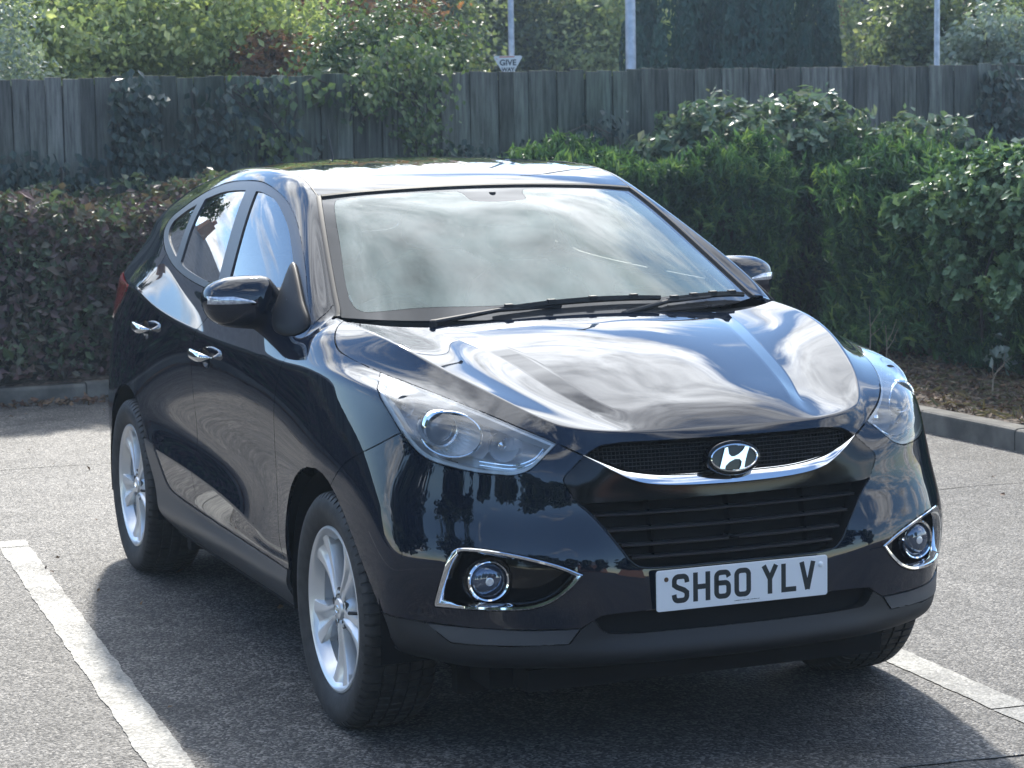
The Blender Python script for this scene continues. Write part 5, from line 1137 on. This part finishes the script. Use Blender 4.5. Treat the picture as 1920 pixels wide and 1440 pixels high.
# ---- badge
bd = MB(); BC = Vector((.812, 0, .834)); tb = rad(8)
def bp(y, z, x=0): return (BC.x+x*math.cos(tb)-z*math.sin(tb), y, BC.z+z*math.cos(tb)+x*math.sin(tb))
def oval(ry, rz, x, n=64): return [bp(ry*math.cos(2*math.pi*k/n), rz*math.sin(2*math.pi*k/n), x) for k in range(n)]
G = [oval(.081, .048, -.03), oval(.081, .048, -.002), oval(.079, .046, .002), oval(.075, .0415, .003), oval(.073, .0395, .0), oval(.04, .02, .0005), oval(.001, .001, .0005)]
bd.grid(G, closed_v=True, flip=True); badge = obj('badge', bd.mesh(), M['gloss'], car)
rg_ = MB(); rg_.grid([oval(.0725, .0385, .0), oval(.0715, .0375, .004), oval(.0685, .0345, .005), oval(.0665, .0325, .003), oval(.066, .032, -.001)], closed_v=True, flip=True)
H = [(715, 378), (600, 722), (690, 742), (702, 690), (780, 622), (880, 580), (965, 585), (1000, 630), (985, 700), (945, 768), (1035, 752), (1062, 640), (1108, 500), (1158, 385), (1085, 368), (1040, 435), (960, 497), (880, 532), (820, 532), (778, 485), (768, 362)]
Hp = [((x-880)/5962, -(y-555)/6480) for x, y in H]
nH = len(Hp); b0 = bmesh.new(); vt = [b0.verts.new(bp(y, z, .0055)) for y, z in Hp]; b0.faces.new(vt)
ex = bmesh.ops.extrude_face_region(b0, geom=b0.faces[:]); 
for v in [g for g in ex['geom'] if isinstance(g, bmesh.types.BMVert)]: v.co -= Vector((.006*math.cos(tb), 0, .006*math.sin(tb)))
bmesh.ops.triangulate(b0, faces=b0.faces[:]); bmesh.ops.recalc_face_normals(b0, faces=b0.faces[:]); mh = bpy.data.meshes.new('m'); b0.to_mesh(mh); b0.free()
obj('emblem_ring', rg_.mesh(), M['chrome'], badge); obj('emblem_letter', mh, M['chrome'], badge)

# ---- number plate
def plate_pt(mx, mz, x): return (x, -.26+mx/1000, .4418+mz/1000)      # millimetres from lower left corner as read
pb = MB(); Rr = 8
def rrect(x, ins=0):
    out = []
    for cx, cz, a0 in ((520-Rr, 111-Rr, 0), (Rr, 111-Rr, 90), (Rr, Rr, 180), (520-Rr, Rr, 270)):
        for k in range(6): a = rad(a0+k*18); out.append(plate_pt(cx+(Rr-ins)*math.cos(a), cz+(Rr-ins)*math.sin(a), x))
    return out
o_, i_, bk = rrect(.8612), rrect(.8622, .8), rrect(.8585)
pb.grid([bk, o_, i_], closed_v=True, flip=True); n0 = len(pb.V); pb.add(i_, [tuple(range(24))])
plate = obj('number_plate', pb.mesh(), M['plate'], car)
bkp = MB(); bkp.box((.835, -.245, .4518), (.8584, .245, .543)); obj('plate_holder', bkp.mesh(False), M['plastic'], plate)
def stroke(mb, P, w, x=.8626, h=.0006, closed=False):
    P = [Vector((p[0], p[1], 0)) for p in P]; n = len(P); Lr = []
    for i, p in enumerate(P):
        a = P[(i-1) % n] if closed or i else None; b = P[(i+1) % n] if closed or i < n-1 else None
        d1 = (p-a).normalized() if a is not None else None; d2 = (b-p).normalized() if b is not None else None
        d1 = d1 or d2; d2 = d2 or d1; n1 = Vector((-d1.y, d1.x, 0)); n2 = Vector((-d2.y, d2.x, 0)); m_ = (n1+n2).normalized(); s = w/2/max(.4, m_.dot(n1))
        Lr.append((p+m_*s, p-m_*s))
    G = [[plate_pt(l.x, l.y, x-.001), plate_pt(l.x, l.y, x), plate_pt(r.x, r.y, x), plate_pt(r.x, r.y, x-.001)] for l, r in Lr]
    mb.grid(G, closed_u=closed, flip=True)
def arc(cx, cz, r, a0, a1, n=7, rz=None): return [(cx+r*math.cos(rad(a0+(a1-a0)*k/n)), cz+(rz or r)*math.sin(rad(a0+(a1-a0)*k/n))) for k in range(n+1)]
W_ = 14; B0, T0 = 19+7, 98-7
def char(c, x0, x1):
    mb = MB(); l, r = x0+7, x1-7; mid = (B0+T0)/2
    if c == 'S': stroke(mb, [(r+1, T0-17)]+arc(r-11, T0-11, 11, 0, 90)+arc(l+12, T0-12, 12, 90, 180)+[(l, mid+10), (l+8, mid+4), (r-8, mid-5), (r, mid-12)]+arc(r-12, B0+12, 12, 0, -90)+arc(l+11, B0+11, 11, 270, 180)+[(l-1, B0+17)], W_)
    elif c == 'H':
        stroke(mb, [(l, B0-7), (l, T0+7)], W_); stroke(mb, [(r, B0-7), (r, T0+7)], W_, .8627); stroke(mb, [(l, mid), (r, mid)], W_, .8625)
    elif c == '0': stroke(mb, arc(r-12, T0-12, 12, 0, 90)+arc(l+12, T0-12, 12, 90, 180)+arc(l+12, B0+12, 12, 180, 270)+arc(r-12, B0+12, 12, 270, 360), W_, closed=True)
    elif c == '6':
        stroke(mb, [(r+1, T0-13)]+arc(r-11, T0-11, 11, 0, 90)+arc(l+12, T0-12, 12, 90, 180)+[(l, mid)]+arc(l+12, B0+12, 12, 180, 270)+arc(r-12, B0+12, 12, 270, 360)+arc(r-11, mid-7, 11, 0, 90)+[(l, mid+4)], W_)
    elif c == 'Y':
        m_ = (x0+x1)/2; stroke(mb, [(x0+6, T0+7), (m_, mid+2)], W_); stroke(mb, [(x1-6, T0+7), (m_, mid+2)], W_, .8627); stroke(mb, [(m_, mid+7), (m_, B0-7)], W_, .8625)
    elif c == 'L': stroke(mb, [(l, T0+7), (l, B0), (x1, B0)], W_)
    elif c == 'V':
        m_ = (x0+x1)/2; stroke(mb, [(x0+6, T0+7), (m_, B0-5)], W_); stroke(mb, [(x1-6, T0+7), (m_, B0-5)], W_, .8627)
    obj('plate_character', mb.mesh(False), M['ink'], plate, label='black %s %s on the number plate' % ('figure' if c in '60' else 'letter', c))
for c, a, b in (('S', 45.5, 96.5), ('H', 108.5, 159.5), ('6', 171.5, 222), ('0', 232.5, 283), ('Y', 316, 366), ('L', 376, 422), ('V', 433, 481)): char(c, a, b)
dt_ = MB(); rs = random.Random(4); x = 231
while x < 308:
    w = rs.uniform(1.0, 2.4); hh = rs.uniform(1.6, 2.6)
    dt_.add([plate_pt(x, 9, .8628), plate_pt(x+w, 9, .8628), plate_pt(x+w, 9+hh, .8628), plate_pt(x, 9+hh, .8628)], [(0, 1, 2, 3)]); x += w+rs.choice((.5, .6, .7, 2.0))
obj('small_print', dt_.mesh(False), M['ink'], plate)
sw = MB(); sw.lathe([(0, .0075), (.003, .007), (.0045, .004), (.0048, .0004)], 'x', plate_pt(498, 86, .8622), 20, flip=False); obj('screw_cap', sw.mesh(), M['plate'], plate)
sw = MB(); sw.lathe([(0, .0065), (.0016, .006), (.002, .0035), (.001, .0004)], 'x', plate_pt(29, 86, .8622), 20); obj('rusty_screw', sw.mesh(), mat('rusty_screw', (.10, .055, .03), .7), plate)

# ---- wing mirrors
OUT = [(.802, 1.225), (.825, 1.262), (.848, 1.283), (.90, 1.287), (.975, 1.280), (1.028, 1.256), (1.047, 1.222), (1.044, 1.190), (1.034, 1.163), (1.012, 1.138), (.98, 1.124), (.92, 1.116), (.86, 1.112), (.82, 1.115), (.800, 1.135), (.795, 1.185)]
ol_ = catmull([(0, a, b) for a, b in OUT], 4, True); cy, cz = .915, 1.20
mbm = MB(); G = []
for x, s in ((-.652, .04), (-.654, .30), (-.660, .55), (-.672, .76), (-.690, .90), (-.712, .97), (-.74, 1.0), (-.775, .985), (-.790, .96), (-.788, .93), (-.775, .92)):
    row = []
    for p in ol_:
        y, z = cy+(p.y-cy)*s, cz+(p.z-cz)*s
        bev = -.040*max(0, (y-.86)/.19)**1.6*(1 if x > -.78 else .8)
        row.append((x-.10+bev-.010*(z-cz)/.08*(.3), y-.02, z-.010))
    G.append(row)
mbm.grid(G, closed_v=True, flip=False)
mR, mL = pairob('wing_mirror', mbm, M['paint'], auto=60)
mpp = (mR, mL)
mv = BVHTree.FromPolygons([Vector(v) for v in mbm.V], mbm.F)
ind = MB(); G = []
for t in np.linspace(0, 1, 26):
    y = .885+t*.145; zt = 1.196+.020*min(1, t*2.2)**.7-.001*t; zb = 1.193-.003*t; row = []
    for q in (0, .15, .35, .6, .85, 1):
        z = zb+(zt-zb)*q; yy = y; h = mv.ray_cast(Vector((-.3, min(yy, 1.0205), z)), Vector((-1, 0, 0)))[0]
        if h is None: h = Vector((-.83, yy, z))
        row.append((h.x+.0025*math.sin(math.pi*q)+.0006, h.y+(.002 if t > .9 else 0), h.z))
    G.append(row)
ind.grid(G, flip=True); M['indi'] = add_noise(mat('indicator_lens', (.6, .62, .65), .12, .5, .5, 1.0), 90, (.45, .46, .5), (.85, .87, .9))
pairob('indicator', ind, M['indi'], mpp, auto=60)
mg = MB(); mg.add([(p.x, p.y, p.z) for p in [Vector((-.873-.040*max(0, (cy+(q.y-cy)*.9-.86)/.19)**1.6*.8, cy-.02+(q.y-cy)*.9, cz-.01+(q.z-cz)*.9)) for q in ol_]], [tuple(range(len(ol_)))]); pairob('mirror_glass', mg, M['mirror'], mpp)
mst = MB()
def superell(c, a, b, n=20, p=2.6):
    return [(c[0]+a*math.copysign(abs(math.cos(t))**(2/p), math.cos(t)), c[1], c[2]+b*math.copysign(abs(math.sin(t))**(2/p), math.sin(t))) for t in [2*math.pi*k/n for k in range(n)]]
mst.grid([superell((-.805, .83, 1.145), .028, .038), superell((-.79, .80, 1.142), .034, .036), superell((-.73, .775, 1.140), .055, .040)], closed_v=True, flip=True)
# sail and foot: follows the corner of the door glass
sl = [(-.440, .81, 1.148), (-.49, .84, 1.108), (-.62, .853, 1.105), (-.70, .846, 1.14), (-.735, .82, 1.20), (-.79, .76, 1.290), (-.785, .745, 1.315), (-.69, .755, 1.272), (-.56, .78, 1.205)]
sp = catmull(sl, 4, True); cs = sum(sp, Vector())/len(sp); G = []
for s, o in ((1.0, .0), (1.0, .004), (.95, .009), (.75, .012), (.4, .014), (.02, .0145)):
    G.append([(lambda q: (q+nrm(q)*o))(on(cs+(p-cs)*s)) for p in sp])
mst.grid(G, closed_v=True, flip=False)
bm2 = bmesh.new(); me_ = mst.mesh(); bm2.from_mesh(me_); bmesh.ops.recalc_face_normals(bm2, faces=bm2.faces[:]); 
mst2 = MB(); bm2.verts.index_update(); mst2.add([v.co[:] for v in bm2.verts], [[v.index for v in f.verts] for f in bm2.faces]); bm2.free()
pairob('mirror_base', mst2, mat('mirror_base_plastic', (.012, .013, .016), .5, 0, .12), mpp, auto=50)

# ---- door handles
def handle(x, z, parents):
    y0 = on((x, .9, z)).y; mb = MB(); G = []
    for t in np.linspace(-1, 1, 25):
        e = (1-abs(t)**3.2); hh = .017*(max(e, 0)**.5)+.0012; off = .040*max(0, 1-abs(t)**4)**.6+.002; th = .009
        xc = x+t*.095; yb = on((xc, .9, z)).y; G.append([(xc, yb+off+th*math.cos(a), z+hh*math.sin(a)-.004*t) for a in [2*math.pi*k/12 for k in range(12)]])
    mb.grid(G, closed_v=True, flip=True); h_ = pairob('door_handle', mb, M['chrome'], parents, auto=60)
    hx, hz_ = HC['cupf' if x > -2 else 'cupr']
    V, NO, F = extract(['cupf' if x > -2 else 'cupr'], gap=0, skirt=0, wave=lambda p: -.026*max(0, 1-((p.x-hx)/.058)**2-((p.z-hz_)/.036)**2)**.6)
    cp = MB(); cp.add(V, F); pairob('handle_cup', cp, M['paint'], parents, auto=80)
handle(-1.365, .979, (dfR, dfL)); handle(-2.27, 1.008, (drR, drL))

# ---- seams and trims
tt = MB(); tt.tube([on(p)+nrm(on(p))*-.001 for p in catmull([(-1.058, .576, 1.516)]+ROOFL[2:], 5)], .0022, 6); pairob('roof_ditch_seal', tt, M['rubber'])
wt = MB(); G = []
for p in catmull(WSE[:-1]+[(-.40, .728, 1.158)], 5):
    q = on(p); n_2 = nrm(q); s = Vector((0, 1, 0)); s = (s-n_2*s.dot(n_2)).normalized(); G.append([tuple(q-s*.006-n_2*.004), tuple(q-s*.004+n_2*.003), tuple(q+s*.006+n_2*.005), tuple(q+s*.012+n_2*.003), tuple(q+s*.013-n_2*.003)])
wt.grid(G); pairob('windscreen_seal', wt, M['rubber'], (ws, ws))
tp = MB(); G = []
for y in np.linspace(-.565, .565, 41):
    q = on((-1.0-.06*(abs(y)/.57)**2.5+.015, abs(y), 1.54)); q.y = y; n_2 = nrm(Vector((q.x, abs(y), q.z))); n_2.y *= (1 if y >= 0 else -1); s = Vector((-1, 0, .3)); s = (s-n_2*s.dot(n_2)).normalized(); G.append([tuple(q-s*.005-n_2*.004), tuple(q-s*.003+n_2*.002), tuple(q+s*.010+n_2*.003), tuple(q+s*.013-n_2*.002)])
tp.grid(G, flip=True); obj('top_seal', tp.mesh(), M['rubber'], ws)
# cowl under the wipers
cw = MB(); G = []
for y in np.linspace(-.72, .72, 31):
    a = abs(y); x0 = -.15-.16*(a/.72)**2; G.append([(x0+.02, y, 1.118-.0*a), (x0-.08, y, 1.128+.012*a), (x0-.16, y, 1.120+.01*a)])
cw.grid(G, flip=True); obj('cowl', cw.mesh(), M['plastic'], car)

# ---- wipers
def wiper(pv, mid, tip0, tip1):
    w = MB(); w.tube([pv, (Vector(pv)*.5+Vector(mid)*.5)+Vector((0, 0, .012)), mid], [.009, .007, .0045], 8); w.lathe([(-.02, .011), (.004, .011), (.008, .007), (.008, .0005)], 'z', pv, 16)
    o = obj('wiper', w.mesh(), M['plastic'], car)
    b = MB(); P = []
    for t in np.linspace(0, 1, 13): 
        p = Vector(tip0)*(1-t)+Vector(tip1)*t; q = on((p.x, abs(p.y), p.z)); q.y = p.y; P.append((q, t))
    b.grid([[tuple(q+Vector((.0, 0, .004))), tuple(q+Vector((.008, 0, .010))), tuple(q+Vector((.006, 0, .020+.004*math.sin(math.pi*t)))), tuple(q+Vector((-.008, 0, .018+.004*math.sin(math.pi*t)))), tuple(q+Vector((-.006, 0, .008)))] for q, t in P], closed_v=True, flip=True)
    for t in (.15, .35, .65, .85):
        q = P[int(t*12)][0]; b.box((q.x-.008, q.y-.012, q.z+.014), (q.x+.010, q.y+.012, q.z+.026))
    obj('blade', b.mesh(), M['rubber'], o)
wiper((-.225, -.48, 1.150), (-.262, -.04, 1.178), (-.25, -.27, 1.165), (-.285, .31, 1.165))
wiper((-.225, .16, 1.148), (-.30, .50, 1.180), (-.27, .33, 1.160), (-.355, .655, 1.185))
stk = MB(); G = [[tuple((lambda q: Vector((q.x, -q.y, q.z))-Vector((nrm(q).x, -nrm(q).y, nrm(q).z))*.008)(on((x, y, z)))) for x, y, z in r] for r in (((-.505, .668, 1.222), (-.47, .668, 1.200)), ((-.505, .652, 1.222), (-.47, .652, 1.200)))]
stk.grid(G); obj('window_sticker', stk.mesh(), mat('paper_sticker', (.6, .62, .62), .6), ws)
# aerial
ae = MB(); ae.lathe([(0, .022), (.012, .018), (.022, .009), (.026, .004)], 'z', (-2.70, 0, 1.598), 20); ae.tube([(-2.70, 0, 1.62), (-2.73, 0, 1.68), (-2.765, 0, 1.745)], [.004, .003, .0022], 7); obj('aerial', ae.mesh(), M['plastic'], car)

# ---- interior
di = MB(); G = []
for y in np.linspace(-.70, .70, 29):
    a = abs(y); hb_ = .035*math.exp(-((y+.37)/.17)**2); G.append([(-.30, y, 1.105), (-.45, y, 1.112+hb_*.3), (-.60, y, 1.115+hb_), (-.72, y, 1.09+hb_), (-.78, y, 1.02), (-.80, y, .85), (-.78, y, .60)])
di.grid(G, flip=True); dash = obj('dashboard', di.mesh(), M['dash'], car)
swh = MB(); c = Vector((-.98, -.37, 1.01)); ax = Vector((-.88, 0, .47)).normalized(); e1 = Vector((0, 1, 0)); e2 = ax.cross(e1)
swh.tube([c+(e1*math.cos(t)+e2*math.sin(t))*.19 for t in [2*math.pi*k/40 for k in range(40)]], .015, 8, closed=True)
for a in (0, 180, 270): swh.tube([c, c+(e1*math.cos(rad(a))+e2*math.sin(rad(a)))*.19], .014, 8)
swh.tube([c-ax*.02, c+ax*.03], .06, 20); obj('steering_wheel', swh.mesh(), M['dash'], car)
def seat(y, x, w=.25):
    s = MB(); 
    def rb3(c, h, r=.05, tilt=0):
        x, y, z = c; a, b, d = h; G = []
        for t in np.linspace(-1, 1, 9):
            f = (1-abs(t)**4)**.5*.9+.1 if abs(t) < 1 else .35; row = []
            for k in range(20):
                q = 2*math.pi*k/20; cx = a*f*math.copysign(abs(math.cos(q))**.6, math.cos(q)); cy_ = b*f*math.copysign(abs(math.sin(q))**.6, math.sin(q)); row.append((x+cx-tilt*t*d, y+cy_, z+t*d))
            G.append(row)
        s.grid(G, closed_v=True, flip=True); k = len(s.V)-180; s.F += [tuple(range(k, k+20))[::-1], tuple(range(len(s.V)-20, len(s.V)))]; s.M += [0, 0]
    rb3((x+.05, y, .62), (.26, w, .09)); rb3((x-.25, y, .95), (.09, w, .30), tilt=.30); rb3((x-.36, y, 1.34), (.06, .13, .09)); s.tube([(x-.35, y-.05, 1.2), (x-.36, y-.05, 1.3)], .008, 6); s.tube([(x-.35, y+.05, 1.2), (x-.36, y+.05, 1.3)], .008, 6)
    obj('seat', s.mesh(auto=60), M['fabric'], car)
seat(.38, -1.25); seat(-.38, -1.25); seat(.36, -2.15, .30); seat(-.36, -2.15, .30)
rv = MB(); G = [superell((-.93, -.12, 1.44), .02, .035), superell((-.925, 0, 1.445), .024, .04), superell((-.93, .12, 1.44), .02, .035)]; rv.grid(G, closed_v=True, flip=True); rv.tube([(-.93, 0, 1.47), (-.93, 0, 1.52)], .012, 8); obj('interior_mirror', rv.mesh(), M['dash'], car)
slit = MB()  # pale strips painted in for bright slits of daylight at the far side windows
for a, b in (((-2.55, .795, 1.188), (-2.12, .80, 1.162)), ((-1.66, .80, 1.143), (-.99, .795, 1.124))): slit.box((a[0], .785, a[2]-.035), (b[0], .800, b[2]+.008))
obj('light_slit_strips', slit.mesh(False), M['pale'], car)
inn = MB(); inn.box((-3.3, -.60, .30), (.60, .60, .36)); inn.box((-2.1, -.80, .30), (-.5, .80, .36)); inn.box((-.35, -.60, .36), (.30, .60, .80)); obj('floor_pan', inn.mesh(False), M['black'], car)

# ---- underside
ub = MB(); ub.box((-3.35, -.62, .20), (.55, .62, .30)); ub.box((-2.10, -.84, .235), (-.48, .84, .30)); ub.box((-3.45, -.5, .26), (-3.2, .5, .36)); ub.box((.40, -.55, .21), (.66, .55, .27))
ub.box((-2.13, -.80, .17), (-2.07, -.62, .30)); ub.box((-2.13, .62, .17), (-2.07, .80, .30)); ub.box((.36, -.66, .16), (.40, -.56, .28)); ub.box((.36, .56, .16), (.40, .66, .28))
obj('underbody', ub.mesh(False), M['black'], car)
for x in (0, -2.64):
    wl = MB(); G = []
    for k in range(25):
        a = rad(-12+204*k/24); R = .425; G.append([(x-.01+R*math.cos(a), y, .355+R*math.sin(a)*(.93 if math.sin(a) > 0 else 1)) for y in (.50, .70, .885)])
    wl.grid(G, flip=False); G = []
    wl.add([(x-.01+.425*math.cos(rad(-12+204*k/24)), .50, .355+.40*math.sin(rad(-12+204*k/24))) for k in range(25)], [tuple(range(25))])
    pairob('wheel_liner', wl, M['black'])

# ---- wheels
RT = .349
def tyre_mesh():
    half = [(.105, .262), (.1125, .285), (.1145, .305), (.110, .325), (.100, .3375)]        # outer side (y, r)
    tread = [(.094, .3415), (.080, .3445), (.062, .3465), (.0615, .3395), (.0545, .3395), (.054, .347), (.024, .3485), (.0235, .341), (.0165, .341), (.016, .349)]
    prof = [(.095, .245), (.100, .252)]+half+tread; full = prof+[(-a, b) for a, b in reversed(prof)]
    nb = 72; G = []
    for k in range(nb):
        for fr, cutd in ((0, 0), (.70, 0), (.73, 1), (.97, 1)):
            a = 2*math.pi*(k+fr)/nb; row = []
            for (q, r) in full:
                sh = .0
                if abs(q) > .050 and r > .33 and cutd: r = r-.0065
                if .010 < abs(q) < .05 and r > .3415 and cutd: r = r-.004
                row.append((r*math.cos(a+q*.10), q, r*math.sin(a+q*.10)))
            G.append(row)
    mb = MB(); mb.grid(G, closed_u=True, flip=False)
    # raised ring and lettering-free ridge on the sidewall
    me = mb.mesh(auto=28); return me
def rim_mb():
    mb = MB()     # local: y = outward from tyre centre plane, flange at +.098
    mb.lathe([(.060, .205), (.078, .2165), (.090, .2245), (.0965, .2305), (.1000, .2375), (.0985, .2435), (.0935, .2455), (.085, .243)], 'y', (0, 0, 0), 96, flip=True)
    Yb = lambda r: float(np.interp(r, [.045, .07, .12, .17, .21, .2235], [.078, .079, .076, .077, .083, .086]))
    wtab = ([.045, .075, .105, .135, .165, .195, .215, .2235], [.024, .0245, .028, .035, .044, .056, .066, .072])
    for s in range(5):
        th0 = rad(-90+72*s); G = []
        for r in np.linspace(.045, .2235, 22):
            w = float(np.interp(r, *wtab)); yb = Yb(r); row = []; gd = .014*min(1, (r-.05)/.05)*(1-.75*max(0, (r-.18)/.0435))
            for t, v in ((-1, -.045), (-1, -.0035), (-.96, 0), (-.60, .0025), (-.42, .002), (-.36, 0), (-.06, -1), (0, -1), (.06, -1), (.36, 0), (.42, .002), (.60, .0035), (.96, .001), (1, -.0025), (1, -.045)):
                a = th0+w*t/r; row.append((r*math.cos(a), yb+(v if v > -.5 else -gd), r*math.sin(a)))
            G.append(row)
        mb.grid(G, flip=False)
    mb.lathe([(.02, .070), (.060, .068), (.074, .060), (.078, .050), (.072, .036), (.066, .0335)], 'y', (0, 0, 0), 48, flip=True)
    return mb
def lug_mb():
    mb = MB()
    for s in range(5):
        a = rad(-54+72*s); c = (.052*math.cos(a), .0, .052*math.sin(a)); mb.lathe([(.0795, .0125), (.070, .0115), (.055, .011)], 'y', c, 16, flip=False); mb.lathe([(.060, .0085), (.074, .0085), (.0765, .006), (.077, .0004)], 'y', c, 6, flip=True)
    return mb
tyre_me = tyre_mesh(); rm = rim_mb(); rim_me = rm.mesh(auto=32); 
lug_me = lug_mb().mesh(); cap = MB(); cap.lathe([(.060, .0335), (.080, .0325), (.084, .029), (.0855, .018), (.0857, .0004)], 'y', (0, 0, 0), 40, flip=True); cap_me = cap.mesh(auto=40)
bar = MB(); bar.lathe([(.070, .2170), (.03, .208), (-.06, .205), (-.10, .215), (-.105, .235)], 'y', (0, 0, 0), 80, flip=False); bar_me = bar.mesh()
dsc = MB(); dsc.lathe([(-.01, .060), (.02, .062), (.022, .075), (.006, .078), (.006, .150), (-.018, .150), (-.018, .06)], 'y', (0, 0, 0), 64, flip=True); dsc_me = dsc.mesh()
cal = MB(); G = []
for k in range(9):
    a = rad(150+60*k/8); G.append([(q*math.cos(a), y, q*math.sin(a)) for q, y in ((.095, .03), (.165, .03), (.17, .02), (.17, -.035), (.095, -.035))])
cal.grid(G, closed_v=True); cal_me = cal.mesh()
vl = MB(); vl.tube([(-.195, .070, .012), (-.150, .098, .010)], [.0045, .0055], 8); vl_me = vl.mesh()
logo = MB(); logo.tube([(.016*math.cos(t), .0862, .010*math.sin(t)) for t in [2*math.pi*k/24 for k in range(24)]], .0014, 5, closed=True)
logo.tube([(-.006, .0865, .007), (-.008, .0865, -.006)], .0014, 5); logo.tube([(.008, .0865, .007), (.006, .0865, -.006)], .0014, 5); logo.tube([(-.006, .0865, -.002), (.006, .0865, .003)], .0014, 5); logo_me = logo.mesh()
for me_, m_ in ((tyre_me, 'tyre'), (rim_me, 'alloy'), (lug_me, 'steel'), (cap_me, 'alloy'), (bar_me, 'alloyin'), (dsc_me, 'steel'), (cal_me, 'black'), (vl_me, 'rubber'), (logo_me, 'chrome')): me_.materials.append(M[m_])
for x, side, spin in ((0, -1, 3), (-2.64, -1, -4), (0, 1, 20), (-2.64, 1, 40)):
    w = empty('wheel', (x, side*.793, RT-.003)); w.parent = car
    w.rotation_euler = (0, 0, math.pi if side < 0 else 0)
    for nm, me_ in (('tyre', tyre_me), ('alloy_rim', rim_me), ('wheel_nuts', lug_me), ('centre_cap', cap_me), ('rim_barrel', bar_me), ('brake_disc', dsc_me), ('brake_caliper', cal_me), ('valve', vl_me), ('cap_emblem', logo_me)):
        o = bpy.data.objects.new(nm, me_); COL.objects.link(o); o.parent = w
        if nm not in ('brake_caliper',): o.rotation_euler = (0, rad(spin if side > 0 else spin), 0)
# ================= thin air ================================================================
hz = MB(); hz.box((-95, -70, -1.0), (48, 70, 12.5)); hm = bpy.data.materials.new('haze'); hm.use_nodes = True; hn = hm.node_tree.nodes; hn.remove(hn['Principled BSDF'])
hv_ = hn.new('ShaderNodeVolumePrincipled'); hv_.inputs['Color'].default_value = (.62, .80, 1.0, 1); hv_.inputs['Density'].default_value = HAZE; hv_.inputs['Anisotropy'].default_value = .3
hm.node_tree.links.new(hv_.outputs[0], hn['Material Output'].inputs['Volume'])
obj('haze', hz.mesh(False), hm, kind='stuff')
sc.cycles.volume_bounces = 0
